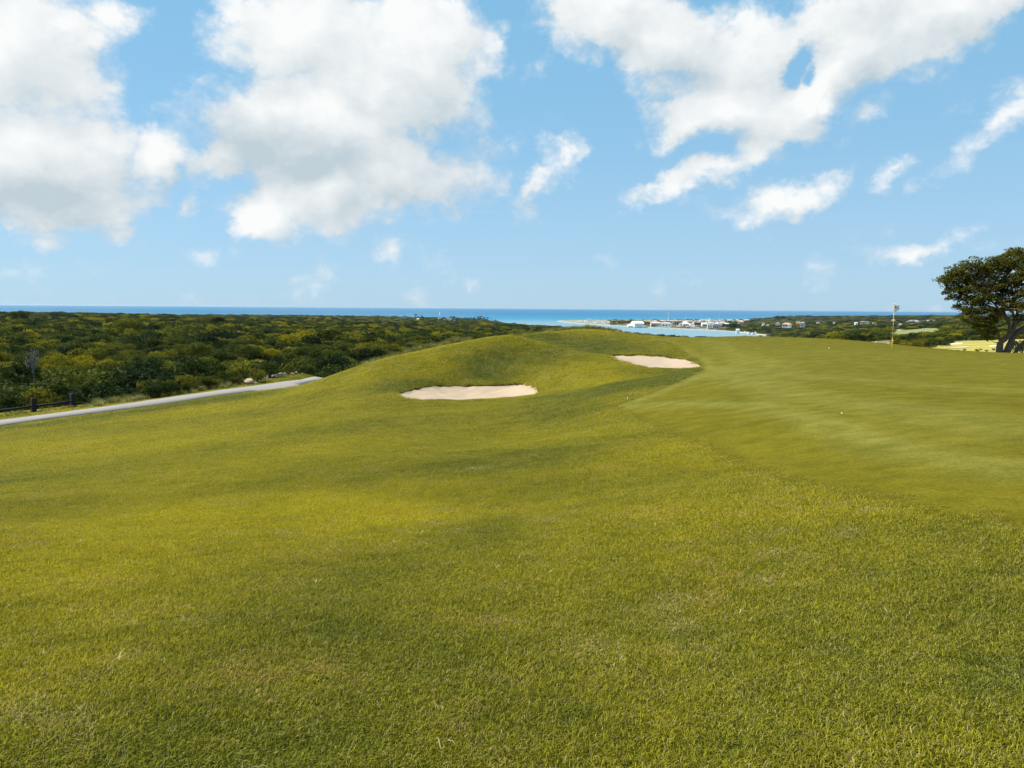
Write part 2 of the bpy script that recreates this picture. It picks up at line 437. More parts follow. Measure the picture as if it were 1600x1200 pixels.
qg = gsd[Q].mean(1) > 0
tag(obj('fairway', submesh('fairway', Q[~qg])), 'olive green mown fairway and rough rising to the mounds', None, None, 'structure')
tag(obj('putting_green', submesh('putting_green', Q[qg])), 'short mown putting green and apron with pale mowing bands', None, None, 'structure')

# ------------------------------------------------------------------ sand bunkers
def sand_material():
    m, t, b = material('sand')
    p = t.pos(); n = t.noise(p, 1.2, 4); f = t.noise(p, 60, 4, .7); w = t.noise(t.vm('MULTIPLY', p, (2.0, 9.0, 1)), 1.0, 3)
    c = t.mix(n, (.37, .275, .185), (.46, .36, .265)); c = t.mix(t.math('MULTIPLY', f, .35), c, (.45, .35, .24))
    t.put(b.inputs['Base Color'], c); b.inputs['Roughness'].default_value = .9; b.inputs['Specular IOR Level'].default_value = .1
    bump(t, b, t.math('ADD', t.math('MULTIPLY', w, .6), t.math('MULTIPLY', n, .6)), .5, .06)
    return m
SAND = sand_material()
def bunker(poly, label):
    lo = poly.min(0) - .6; hi = poly.max(0) + .6
    gx = np.arange(lo[0], hi[0], .12); gy = np.arange(lo[1], hi[1], .12)
    A, B = np.meshgrid(gx, gy); q = np.stack([A.ravel(), B.ravel()], 1)
    sd = inside_sd(poly, q); D = np.hypot(q[:, 0], q[:, 1]); Dp = np.hypot(poly[:, 0], poly[:, 1])
    u = np.clip((D - Dp.min()) / (Dp.max() - Dp.min()), 0, 1)
    z = ground(q) - (.035 + .065 * u) - .09 * sstep(0, 1.2, sd) + .07 * (vnoise(q, .8, 4) - .5) + .05 * (vnoise(q, .33, 8) - .5)
    n = len(gx); k = (np.arange(len(gy) - 1)[:, None] * n + np.arange(n - 1)[None]).ravel()
    f = np.stack([k, k + 1, k + n + 1, k + n], 1); f = f[sd[f].max(1) > -.12]
    uq, inv = np.unique(f, return_inverse=True)
    me = fast_mesh('sand_bunker', np.stack([q[uq, 0], q[uq, 1], z[uq]], 1), inv.reshape(f.shape), SAND, True)
    tag(obj('sand_bunker', me), label, 'sand bunker')
bunker(B1, 'long pale sand bunker at the foot of the nearer grass mound')
bunker(B2, 'smaller pointed sand bunker beside the green, further off in the dip between the two mounds')

# ------------------------------------------------------------------ cart path
def concrete():
    m, t, b = material('path_concrete')
    p = t.pos(); n = t.noise(p, .8, 5, .6); f = t.noise(p, 30, 3)
    c = t.mix(n, (.17, .152, .138), (.235, .213, .192)); c = t.mix(t.math('MULTIPLY', f, .25), c, (.3, .28, .25))
    run = t.attr('run'); s = t.math('ABSOLUTE', t.math('SUBTRACT', t.math('FRACT', t.math('DIVIDE', run, 5.0)), .5))
    c = t.mix(t.ramp(s, .004, .008), (.2, .18, .16), c)
    t.put(b.inputs['Base Color'], c); b.inputs['Roughness'].default_value = .85
    return m
up_ = trace([(-220,691),(-150,679.5),(-60,666.5),(0,657),(96,645),(200,631),(300,616.5),(400,603),(470,594),(496,589.6)])
lo_ = trace([(-220,702),(-150,689.5),(-60,676),(0,666),(96,652.3),(200,639),(300,624.7),(400,611),(470,601.7)])
lo_ = np.vstack([lo_, lo_[-1] + (up_[-1] - up_[-2]) * 1.05])
e = up_[-1] - up_[-2]; e = e / np.hypot(*e)
for k in range(1, 4):
    c, s_ = math.cos(-.03 * k), math.sin(-.03 * k); d = np.array([e[0] * c - e[1] * s_, e[0] * s_ + e[1] * c]) * 6
    up_ = np.vstack([up_, up_[-1] + d]); lo_ = np.vstack([lo_, lo_[-1] + d])
def resample(L, n):
    s = np.concatenate([[0], np.cumsum(np.hypot(*(L[1:] - L[:-1]).T))]); q = np.linspace(0, s[-1], n)
    return np.stack([np.interp(q, s, L[:, 0]), np.interp(q, s, L[:, 1])], 1)
n = 260; U = resample(up_, n); L = resample(lo_, n)
zu = ground(U) + .04; zl = ground(L) + .04; mid = (U + L) / 2; zm = np.maximum(ground(mid) + .04, (zu + zl) / 2)
run = np.concatenate([[0], np.cumsum(np.hypot(*(mid[1:] - mid[:-1]).T))])
Vp = np.concatenate([np.c_[L, zl - .25], np.c_[L, zl], np.c_[mid, zm], np.c_[U, zu], np.c_[U, zu - .25]])
Qp = []
for r_ in range(4):
    a = np.arange(n - 1) + r_ * n; Qp.append(np.stack([a, a + 1, a + 1 + n, a + n], 1))
me = fast_mesh('cart_path', Vp, np.concatenate(Qp), concrete())
a_ = me.attributes.new('run', 'FLOAT', 'POINT'); a_.data.foreach_set('value', np.tile(run, 5).astype(np.float32))
tag(obj('cart_path', me), 'pale concrete cart path running along the edge of the wood', None, None, 'structure')
path_poly = np.vstack([U, L[::-1]])

# ------------------------------------------------------------------ grass: blades gathered in tufts, spread as instances of one object
def tuft(name, rad, n, length, width, dry, tilt, upright=.25):
    rg = np.random.default_rng(abs(hash(name)) % 1000 if False else sum(map(ord, name)))
    r = rad * np.sqrt(rg.random(n)); a = rg.random(n) * 2 * np.pi
    b = np.stack([r * np.cos(a), r * np.sin(a), np.zeros(n)], 1)
    L = length * (.5 + rg.random(n) * .8); w = width * (.6 + .7 * rg.random(n))
    h = rg.random(n) * 2 * np.pi; ti = upright + tilt * rg.random(n)
    d = np.stack([np.cos(h) * np.sin(ti), np.sin(h) * np.sin(ti), np.cos(ti)], 1)
    s = np.stack([-np.sin(h + rg.normal(0, .6, n)), np.cos(h), np.zeros(n)], 1)
    sag = np.stack([np.cos(h), np.sin(h), -np.ones(n) * .6], 1) * (L * .28)[:, None]
    mid = b + d * (L * .55)[:, None]; tip = b + d * L[:, None] + sag
    b[:, 2] -= .012
    V = np.stack([b - s * w[:, None] / 2, b + s * w[:, None] / 2, mid + s * w[:, None] * .42, mid - s * w[:, None] * .42, tip], 1).reshape(-1, 3)
    k = np.arange(n) * 5
    me = bpy.data.meshes.new(name)
    q = np.stack([k, k + 1, k + 2, k + 3], 1); t3 = np.stack([k + 3, k + 2, k + 4], 1)
    me.vertices.add(len(V)); me.vertices.foreach_set('co', V.astype(np.float32).ravel())
    me.loops.add(7 * n); me.loops.foreach_set('vertex_index', np.concatenate([q.ravel(), t3.ravel()]).astype(np.int32))
    me.polygons.add(2 * n); me.polygons.foreach_set('loop_start', np.concatenate([np.arange(n) * 4, 4 * n + np.arange(n) * 3]).astype(np.int32))
    me.update(calc_edges=True); me.validate(); me.materials.append(BLADE)
    A = me.attributes.new('shade', 'FLOAT', 'POINT'); A.data.foreach_set('value', np.repeat(rg.random(n), 5).astype(np.float32))
    dv = (rg.random(n) < dry) * (.5 + .5 * rg.random(n))
    A = me.attributes.new('dry', 'FLOAT', 'POINT'); A.data.foreach_set('value', np.repeat(dv, 5).astype(np.float32))
    return bpy.data.objects.new(name, me)

def scatter(name, pts, protos, rot, scl, idx, extra=None, **tags):
    """ONE object whose geometry nodes set the protos on its points"""
    me = bpy.data.meshes.new(name); n = len(pts)
    me.vertices.add(n); me.vertices.foreach_set('co', np.asarray(pts, np.float32).ravel())
    for nm, typ, val, key in (('rot', 'FLOAT_VECTOR', rot, 'vector'), ('scl', 'FLOAT_VECTOR', scl, 'vector'), ('pick', 'INT', idx, 'value')):
        a = me.attributes.new(nm, typ, 'POINT'); a.data.foreach_set(key, np.asarray(val, np.int32 if typ == 'INT' else np.float32).ravel())
    for nm, val in (extra or {}).items():
        a = me.attributes.new(nm, 'FLOAT', 'POINT'); a.data.foreach_set('value', np.asarray(val, np.float32))
    me.update()
    o = obj(name, me); tag(o, **tags)
    ng = bpy.data.node_groups.new(name, 'GeometryNodeTree')
    ng.interface.new_socket('Geometry', in_out='INPUT', socket_type='NodeSocketGeometry')
    ng.interface.new_socket('Geometry', in_out='OUTPUT', socket_type='NodeSocketGeometry')
    N = ng.nodes.new; Lk = ng.links.new
    gi = N('NodeGroupInput'); go = N('NodeGroupOutput'); inst = N('GeometryNodeInstanceOnPoints'); join = N('GeometryNodeJoinGeometry')
    for pr in reversed(protos):
        oi = N('GeometryNodeObjectInfo'); oi.inputs['Object'].default_value = pr
        gt = N('GeometryNodeGeometryToInstance'); Lk(oi.outputs['Geometry'], gt.inputs[0]); Lk(gt.outputs[0], join.inputs[0])
    def na(nm, dt):
        q = N('GeometryNodeInputNamedAttribute'); q.data_type = dt; q.inputs[0].default_value = nm; return q.outputs[0]
    Lk(gi.outputs[0], inst.inputs['Points']); Lk(join.outputs[0], inst.inputs['Instance']); inst.inputs['Pick Instance'].default_value = True
    Lk(na('pick', 'INT'), inst.inputs['Instance Index'])
    er = N('FunctionNodeEulerToRotation'); Lk(na('rot', 'FLOAT_VECTOR'), er.inputs[0]); Lk(er.outputs[0], inst.inputs['Rotation'])
    Lk(na('scl', 'FLOAT_VECTOR'), inst.inputs['Scale']); Lk(inst.outputs[0], go.inputs[0])
    md = o.modifiers.new('spread', 'NODES'); md.node_group = ng
    return o

TUFTS = [tuft('turf_a', .10, 270, .024, .0026, .07, .9), tuft('turf_b', .10, 250, .020, .0025, .12, 1.05), tuft('turf_c', .11, 260, .029, .0026, .06, .8),
         tuft('turf_d', .10, 240, .024, .0028, .34, 1.1), tuft('straw', .03, 3, .042, .0036, 1.0, .5, 1.0)]
def cone_points(r0_, r1, s0, knee, half=.66, grow=1.0):
    """points in the wedge the lens sees, spacing s0 up to knee metres, then growing with distance"""
    out = []; r = r0_
    while r < r1:
        s = s0 * max(1, r / knee) ** grow; n = max(1, int(2 * half * r / s))
        a = (np.arange(n) + rng.random(n)) / n * 2 * half - half; rr = r + rng.random(n) * s * 2.2
        out.append(np.stack([rr * np.sin(a), rr * np.cos(a), np.full(n, s / s0)], 1)); r += s
    return np.concatenate(out)
c = cone_points(1.3, 62, .080, 10, .72)
# the same turf goes on beside and behind the camera
gx_, gy_ = np.meshgrid(np.arange(-9, 9, .11), np.arange(-5, 9, .11)); sd_ = np.stack([gx_.ravel(), gy_.ravel()], 1) + rng.random((gx_.size, 2)) * .11
sr_ = np.hypot(sd_[:, 0], sd_[:, 1]); sd_ = sd_[(sr_ < 9) & ((np.abs(np.arctan2(sd_[:, 0], sd_[:, 1])) > .70) | (sr_ < 1.3))]
c = np.concatenate([c, np.c_[sd_, np.full(len(sd_), 1.25)]])
P2 = c[:, :2]; k = c[:, 2]
gs = inside_sd(green, P2); bs = np.maximum(inside_sd(B1, P2), inside_sd(B2, P2)); ps = inside_sd(path_poly, P2)
Dd = np.hypot(P2[:, 0], P2[:, 1])
keep = (bs < -.04 * k) & (ps < -.08) & ((gs < -.12 + .5 * rng.random(len(gs)) * (rng.random(len(gs)) < .6)) )
P2, k, gs, bs, Dd = P2[keep], k[keep], gs[keep], bs[keep], Dd[keep]
z = ground(P2); n = len(P2)
mound = trace([(470,612),(600,585),(740,560),(860,560),(960,580)]); mound2 = trace([(860,528),(930,530),(1000,535)])
rough = np.maximum(np.exp(-(line_d(mound, P2) / 5.5) ** 2), np.exp(-(line_d(mound2, P2) / 6) ** 2))
hz = np.where(gs > 0, .38, 1.0 + .25 * np.minimum(k - 1, 2) + .35 * rough)
hz *= np.where(Dd < 20, .8 + .5 * vnoise(P2, .45, 20), .85 + .3 * rng.random(len(Dd)))
sc = k * (1 + .25 * rng.random(n)); sc = np.where(gs > 0, sc * .9, sc)
pick = rng.choice(4, n, p=[.37, .29, .30, .04])
dp = vnoise(P2, .9, 31) * .35 + vnoise(P2, .22, 33) * .65
pick = np.where((dp > .80) & (gs < 0), 3, pick)
ns = 220; sel = rng.choice(np.where((Dd < 12) & (gs < 0))[0], ns)
Pa = np.concatenate([np.c_[P2, z], np.c_[P2[sel] + .03, z[sel] + .02]])
def lie(P_, rz):
    """euler angles that set a tuft square to the slope it grows on"""
    e_ = .25; gx = (ground(P_ + [e_, 0]) - ground(P_ - [e_, 0])) / (2 * e_); gy = (ground(P_ + [0, e_]) - ground(P_ - [0, e_])) / (2 * e_)
    nn_ = np.stack([-gx, -gy, np.ones(len(P_))], 1); nn_ /= np.linalg.norm(nn_, axis=1)[:, None]
    c_, s_ = np.cos(rz), np.sin(rz); lx = nn_[:, 0] * c_ + nn_[:, 1] * s_; ly = -nn_[:, 0] * s_ + nn_[:, 1] * c_
    return np.stack([-np.arcsin(ly), np.arctan2(lx, nn_[:, 2]), rz], 1)
ro = lie(np.concatenate([P2, P2[sel]]), rng.random(n + ns) * 6.28)
sl = np.stack([sc, sc, hz], 1); sl = np.concatenate([sl, np.repeat((.7 + .7 * rng.random(ns))[:, None], 3, 1)])
pk = np.concatenate([pick, np.full(ns, 4)])
PP = np.concatenate([P2, P2[sel]])
scatter('grass', Pa, TUFTS, ro, sl, pk, dict(tone_shade=field(TONE_SHADE, PP), lite=field(LIGHT, PP), gsd=np.concatenate([gs, gs[sel]])),
        label='short mown grass blades with straw coloured specks covering the fairway', kind='stuff')
print('grass tufts', n)

# ------------------------------------------------------------------ foliage
def leaf_material(name, dark, mid, light, loc_scale=.02, trans=.35, bias=0.0):
    m, t, b = material(name); t.n.remove(b)
    oi = t.new('ShaderNodeObjectInfo')
    nz = t.noise(oi.outputs['Location'], loc_scale, 2, .5)
    v = t.math('ADD', t.math('MULTIPLY', t.math('SUBTRACT', nz, .5), 2.4), t.math('MULTIPLY', t.math('SUBTRACT', oi.outputs['Random'], .5), .9))
    v = t.math('ADD', v, .40 + bias, clamp=True)
    c = t.mix(t.ramp(v, 0, .55, smooth=False), dark, mid); c = t.mix(t.ramp(v, .55, 1.0, smooth=False), c, light)
    c = t.mix(t.attr('shade'), t.mix(1.0, c, (.62, .66, .6), 'MULTIPLY'), t.mix(1.0, c, (1.45, 1.4, 1.3), 'MULTIPLY'))
    d = t.new('ShaderNodeBsdfPrincipled'); t.put(d.inputs['Base Color'], c); d.inputs['Roughness'].default_value = .75; d.inputs['Specular IOR Level'].default_value = .05
    tr = t.new('ShaderNodeBsdfTranslucent'); t.put(tr.inputs[0], c)
    mx = t.new('ShaderNodeMixShader'); mx.inputs[0].default_value = trans
    t.l.new(d.outputs[0], mx.inputs[1]); t.l.new(tr.outputs[0], mx.inputs[2]); t.l.new(mx.outputs[0], t.n['Material Output'].inputs[0])
    return m
LEAF = leaf_material('woodland_leaves', (.018, .032, .010), (.080, .096, .014), (.28, .24, .011), .050, .30, .02)
LEAF_BUSH = leaf_material('bush_leaves', (.03, .05, .012), (.075, .085, .014), (.24, .20, .015), .2)
LEAF_TREE = leaf_material('rain_tree_leaves', (.092, .094, .014), (.092, .094, .014), (.092, .094, .014), .02, .45)
BARK = plain('bark', (.15, .12, .09), .9, .45, 9)
BARK_TREE = plain('rain_tree_bark', (.17, .125, .09), .9, .5, 7)

def leaves(C, nrm, size, rg, mat, name, aspect=.65, extra_rand=.8):
    """one small bent leaf face at each centre"""
    n = len(C); w = nrm + rg.normal(0, extra_rand, (n, 3)); w /= np.linalg.norm(w, axis=1)[:, None]
    a = np.cross(w, rg.normal(0, 1, (n, 3))); a /= np.linalg.norm(a, axis=1)[:, None]; b = np.cross(w, a)
    s = size * (.6 + .8 * rg.random(n)); a = a * s[:, None] * .5; b = b * s[:, None] * .5 * aspect
    V = np.stack([C - a, C + b * .9 - a * .1 - w * (s * .08)[:, None], C + a, C - b * .9 + a * .1 + w * (s * .08)[:, None]], 1).reshape(-1, 3)
    Q = np.arange(4 * n).reshape(n, 4)
    me = fast_mesh(name, V, Q, mat)
    at_ = me.attributes.new('shade', 'FLOAT', 'POINT'); at_.data.foreach_set('value', np.repeat(rg.random(n), 4).astype(np.float32))
    return me

def lobes_points(lobes, n, rg, shell=.5, low=-.35):
    vol = np.array([(r[0] * r[1] * r[2]) ** (2 / 3) for c, r in lobes]); cnt = np.maximum(1, (n * vol / vol.sum()).astype(int))
    C = []; Nn = []
    for (c, r), k in zip(lobes, cnt):
        d = rg.normal(0, 1, (k * 2, 3)); d /= np.linalg.norm(d, axis=1)[:, None]; d = d[d[:, 2] > low][:k]
        rad = 1 - shell * rg.random(len(d)) ** 2
        clump = .82 + .3 * np.sin(d[:, 0] * 7 + c[0] * 3) * np.sin(d[:, 1] * 6 + c[1] * 5) * np.sin(d[:, 2] * 5 + 1)
        C.append(np.array(c) + d * np.array(r) * (rad * clump)[:, None]); Nn.append(d)
    return np.concatenate(C), np.concatenate(Nn)

def tree_proto(seed, n, size, H=8.2, R=4.1, limbs=True):
    rg = np.random.default_rng(seed); lobes = []
    for k in range(12 + seed % 5):
        a = rg.random() * 6.28; q = R * .68 * math.sqrt(rg.random()); hh = H * (.86 - .30 * (q / R) ** 2 - .22 * rg.random())
        s = R * (.24 + .22 * rg.random()); lobes.append(((q * math.cos(a), q * math.sin(a), hh - s * .6), (s * 1.15, s * 1.15, s * .8)))
    for k in range(5):
        a = k / 5 * 6.28 + rg.random(); lobes.append(((R * .62 * math.cos(a), R * .62 * math.sin(a), H * (.32 + .12 * rg.random())), (R * .42, R * .42, H * .20)))
    C, Nn = lobes_points(lobes, n, rg)
    cr = leaves(C, Nn, size, rg, LEAF, 'crown')
    tr = None
    if limbs:
        mb = MB(); mb.tube([(0, 0, -1.2), (.05, 0, .8), (0, .08, H * .32)], [.22, .16, .13], 7)
        for (c, r) in lobes[:6]:
            mb.tube([(0, .05, H * .28), (c[0] * .45, c[1] * .45, H * .28 + (c[2] - H * .28) * .6), c], [.11, .07, .03], 5)
        tr = mb.me('trunk', BARK, True)
    return cr, tr, lobes
HI = [tree_proto(s, 3400, .36) for s in (1, 2, 3, 4, 5, 6)]
def proto_obj(name, me): return bpy.data.objects.new(name, me)
LO = [proto_obj('low%d' % s, tree_proto(s, 760, .66, limbs=False)[0]) for s in (11, 12, 13, 14)]

# where the wood stands
pathaz = np.arctan2(up_[:, 0], up_[:, 1]); pathD = np.hypot(up_[:, 0], up_[:, 1]); oo = np.argsort(pathaz); pathaz = pathaz[oo]; pathD = pathD[oo]
AZ = lambda px: azel(px, 520)[0]
azt = np.array([AZ(p) for p in (-400, -50, 480, 520, 620, 760, 900, 940, 1150, 1365, 1372, 2200)])
dst = np.array([70, 68, 73, 76, 84, 92, 120, 500, 520, 520, 620, 620.])
OPEN = [np.array([at(px, py, D)[:2] for px, py, D in q]) for q in (
    [(1416,0,930),(1424,0,1500),(1500,0,1520),(1522,0,1250),(1500,0,960)],
    [(1424,0,1480),(1425,0,2550),(1437,0,2550),(1438,0,1480)],
    [(1436,0,2000),(1437,0,2550),(1463,0,2500),(1482,0,2000)],
    [(690,0,1250),(700,0,1500),(722,0,1500),(722,0,1250)])]
def forest_mask(P):
    D = np.hypot(P[:, 0], P[:, 1]); az = np.arctan2(P[:, 0], P[:, 1])
    m = D > np.interp(az, azt, dst)
    left = az < AZ(500)
    m &= ~(left & (D < np.interp(az, pathaz, pathD) + np.where(az < AZ(150), 9.5, 4.6)))
    m &= inside_sd(coast, P) > 22
    for q in OPEN: m &= inside_sd(q, P) < 4
    return m
def proj(P3):
    q = np.asarray(P3) - CAM; zf = q @ fw
    return 800 + F * (q @ RT) / zf, 600 - F * (q @ UP) / zf

# scattered positions
out = []; r = 66.0
while r < 4900:
    sl_ = 7.4 * max(1, r / 700) ** .6; sdp = sl_ * max(1, r / 380)
    nn = int(1.56 * r / sl_); a = (np.arange(nn) + rng.random(nn)) / nn * 1.56 - .78; rr = r + rng.random(nn) * sdp
    out.append(np.stack([rr * np.sin(a), rr * np.cos(a), np.full(nn, sl_ / 7.4 * 1.27)], 1)); r += sdp * .9
W = np.concatenate(out); W = W[forest_mask(W[:, :2])]
D = np.hypot(W[:, 0], W[:, 1]); az = np.arctan2(W[:, 0], W[:, 1])
TOWN = np.array([on_plane(*p)[:2] for p in [(860,503),(869,500),(960,499.5),(1060,500),(1128,500.5),(1130,508),(1120,517),(1000,512),(900,505.5)]])
intown = inside_sd(TOWN, W[:, :2]) > -30
dens = vnoise(W[:, :2], 120, 77)
spit = az < AZ(951)
keep = ~intown | ((dens > .36) & ~spit & (inside_sd(coast, W[:, :2]) > 32) & (rng.random(len(W)) < .8))
W, D, az, intown = W[keep], D[keep], az[keep], intown[keep]
gz = ground(W[:, :2])
hs = .55 + .75 * rng.random(len(W)) ** 1.5 + .45 * (vnoise(W[:, :2], 30, 3) - .5)
edge = D - np.interp(az, pathaz, pathD); hs *= np.where((az < AZ(520)), .62 + .38 * sstep(3, 14, edge), 1)
hs *= np.where((az > AZ(1372)) & (D < 1100), .55, 1.0)
hs = np.where(D < 110, np.minimum(hs, .95), hs); hs = np.where(intown, hs * .8, hs)
wk = W[:, 2] * (.85 + .5 * rng.random(len(W))) * (.7 + .3 * np.minimum(hs, 1.4))
top = np.c_[W[:, :2], gz + 8.2 * hs]; tpx, tpy = proj(top)
SIL = np.array([(-100,690),(0,655),(300,615),(495,589),(600,562),(675,551),(704,544),(766,528),(827,521),(913,514),(963,518),(1019,524.5),(1200,526),(1340,531),(1445,543),(1600,550)])
vis = (tpx > -15) & (tpx < 1615) & (tpy < np.interp(tpx, SIL[:, 0], SIL[:, 1]) - 2)
order = np.argsort(np.where(vis, D / np.sqrt(np.maximum(hs, .1)), 1e9))
SPECIAL = 300
ind = order[:SPECIAL]; rest = np.ones(len(W), bool); rest[ind] = False
rest &= ((tpx > -500) & (tpx < 2100))
print('forest instances', rest.sum(), 'individuals reach', D[ind].max())

used = set()
for j, i in enumerate(ind):
    v = int(rng.integers(0, 6)); cr, tr, _ = HI[v]
    o = empty('broadleaf_tree', (W[i, 0], W[i, 1], gz[i]), rng.random() * 6.28,
              label='bushy green broadleaf tree packed in the nearer rows of the wood beyond the cart path', cat='tree', group='broadleaf trees in the nearer rows of the wood')
    s = hs[i]; w_ = (1.0 + .45 * rng.random()) * (.7 + .3 * min(1, s)); o.scale = (w_, w_, s)
    obj('crown', cr, o); obj('trunk', tr, o)
ri = np.where(rest)[0]; Pw = np.c_[W[ri, :2], gz[ri]]; m_ = len(ri)
ro = np.zeros((m_, 3)); ro[:, 2] = rng.random(m_) * 6.28
near_ = D[ri] < 330
HIo = [proto_obj('high%d' % k, HI[k][0]) for k in range(4)]
pk = np.where(near_, rng.integers(0, 4, m_), 4 + rng.integers(0, 4, m_))
wf = np.where(D[ri] < 500, np.minimum(1.55, wk[ri]), wk[ri])
scatter('woodland', Pw, HIo + LO, ro, np.stack([wf, wf, hs[ri] * 1.0], 1), pk, label='dense dark green wood rolling away towards the coast', kind='stuff')

# trees that stand out of the wood
def special(px, py_top, D_, wpx, label, v, hpx=None, lo=False):
    p = at(px, py_top, D_); gz_ = g1(p[0], p[1]); H_ = p[2] - gz_
    o = empty('broadleaf_tree', (p[0], p[1], gz_), v * 1.3, label=label, cat='tree')
    w_ = wpx / F * D_ / 8.4; o.scale = (w_, w_, H_ / 8.0); obj('crown', HI[v][0], o); obj('trunk', HI[v][1], o)
special(200, 484.5, 520, 38, 'broad very dark tree rising above the wood against the sea, left part of the skyline', 0)
special(29, 478.8, 900, 22, 'domed tree topping the leftmost stretch of wooded skyline', 3)
special(320, 488.0, 800, 18, 'dark rounded tree, first of two breaking the wooded skyline right of the broad dark one', 2)
special(345, 489.5, 850, 22, 'dark flat topped tree, right one of two breaking the wooded skyline left of centre', 4)
# a bare dead tree near the left edge of the wood
def dead_tree(px, py, D_, h, label):
    p = at(px, py, D_); gz_ = p[2] - h; o = empty('dead_tree', (p[0], p[1], gz_), 0, label=label, cat='tree')
    mb = MB(); rg = random.Random(px); mb.tube([(.5, 0, -4), (.25, 0, -1), (.1, 0, h * .3), (0, .1, h * .55)], [.13, .11, .10, .07], 7)
    for k in range(16):
        a = rg.random() * 6.28; l = h * (.3 + .35 * rg.random()); z0 = h * (.05 + .5 * rg.random())
        q = (math.cos(a) * l * .35, math.sin(a) * l * .35, z0 + l * .5); e_ = (math.cos(a) * l * .6, math.sin(a) * l * .6, z0 + l * .95)
        mb.tube([(0, 0, z0), q, e_], [.06, .04, .015], 5)
        for s_ in (-1, 1): mb.tube([q, (q[0] + math.cos(a + s_) * l * .3, q[1] + math.sin(a + s_) * l * .3, q[2] + l * .4)], [.05, .015], 4)
    obj('trunk', mb.me('trunk', plain('dead_wood', (.17, .16, .14), .9, .2, 3), True), o)
dead_tree(48, 545, 125, 3.8, 'bare pale grey dead tree among the green crowns near the left side of the wood')

# ------------------------------------------------------------------ shrubs
def shrub_proto(seed, n=900, size=.16, H=1.6, R=1.1):
    rg = np.random.default_rng(seed); lobes = []
    for k in range(8):
        a = rg.random() * 6.28; q = R * .7 * math.sqrt(rg.random()); s = R * (.3 + .25 * rg.random())
        lobes.append(((q * math.cos(a), q * math.sin(a), H * (.75 - .4 * rg.random())), (s, s, s * .8)))
    lobes.append(((0, 0, H * .25), (R * .9, R * .9, H * .3)))
    C, Nn = lobes_points(lobes, n, rg, .5, -.6); mb = MB()
    for c, r_ in lobes[:6]: mb.tube([(0, 0, -.3), (c[0] * .5, c[1] * .5, c[2] * .6), c], [.035, .025, .01], 5)
    return leaves(C, Nn, size, rg, LEAF_BUSH, 'foliage'), mb.me('stem', BARK, True)
SH = [shrub_proto(s) for s in (21, 22, 23, 24)]
def shrub(x, y, w, h, label, group=None, v=None):
    v = int(rng.integers(0, 4)) if v is None else v
    o = empty('shrub', (x, y, g1(x, y)), rng.random() * 6.28, label=label, cat='shrub', group=group); o.scale = (w / 2.2, w / 2.2, h / 1.7)
    obj('foliage', SH[v][0], o); obj('stem', SH[v][1], o); return o
# along the far side of the path
cnt = 0
for k in range(75):
    i = rng.integers(0, 175); p = U[i]; nrm = U[i] - L[i]; nrm = nrm / np.hypot(*nrm); q = p + nrm * (2.4 + 2.6 * rng.random()) + rng.normal(0, .5, 2)
    x_, y_ = proj(np.array([[q[0], q[1], g1(*q)]])); x_ = x_[0]
    if x_ < 150 or x_ > 520 or (380 < x_ < 500 and rng.random() < .8): continue
    s = .6 + 1.0 * rng.random(); shrub(q[0], q[1], s * 1.3, s, 'low leafy shrub in the weedy fringe between the cart path and the wood', 'low shrubs in the fringe of the wood')
    cnt += 1
print('fringe shrubs', cnt)
for px, py, D_, w, h, lb in ((60,643,66,3.4,2.4,'bright yellow green bush spreading behind the fence between its two posts'),
        (10,650,64,2.6,2.2,'yellow green bush behind the left rail of the fence'),
        (150,638,65,3.6,2.3,'leafy green bush just right of the fence end'), (245,624,67,3.4,2.1,'rounded dark green bush standing alone above the path verge, mid wood edge'),
        (355,610,67,1.8,1.7,'light green pointed bush at the verge left of the tan boulder'), (388,603,70,1.9,1.3,'small green bush just behind the tan boulder'),
        (405,600,70,1.7,1.3,'small green bush between the tan boulder and the row of grey rocks')):
    p = at(px, py, D_); shrub(p[0], p[1], w, h, lb)

# ------------------------------------------------------------------ weeds and tall grass
def reed(name, n, L, col, w=.018, spread=.25, plume=0):
    rg = np.random.default_rng(len(name)); V = []; Fq = []; sh = []
    for k in range(n):
        a = rg.random() * 6.28; l = L * (.55 + .6 * rg.random()); r_ = spread * rg.random(); lean = .15 + .7 * rg.random(); ww = w * (.6 + .8 * rg.random())
        p0 = np.array([r_ * math.cos(a), r_ * math.sin(a), -.05]); d = np.array([math.cos(a), math.sin(a), 0]); s = np.array([-d[1], d[0], 0])
        pts = [p0 + d * lean * l * (u ** 1.8) * .7 + np.array([0, 0, l * (u - .25 * lean * u ** 3)]) for u in (0, .35, .7, 1)]
        ws = [ww, ww * .9, ww * .6, ww * .15] if k >= plume else [ww * .5, ww * .5, ww * 2.2, ww * .8]
        b = len(V)
        for q, u in zip(pts, ws): V += [q - s * u / 2, q + s * u / 2]
        Fq += [(b + 2 * i, b + 2 * i + 1, b + 2 * i + 3, b + 2 * i + 2) for i in range(3)]; v = rg.random(); sh += [v] * 8
    me = fast_mesh(name, np.array(V), np.array(Fq), col)
    at_ = me.attributes.new('shade', 'FLOAT', 'POINT'); at_.data.foreach_set('value', np.array(sh, np.float32)); return proto_obj(name, me)
REED = leaf_material('tall_grass_blades', (.16, .16, .05), (.22, .21, .06), (.42, .38, .20), .5, .4)
RD = [reed('reed_a', 90, .75, REED, .022, .3, 14), reed('reed_b', 80, .6, REED, .024, .35, 0), reed('reed_c', 70, .5, REED, .03, .4, 4)]
q = []
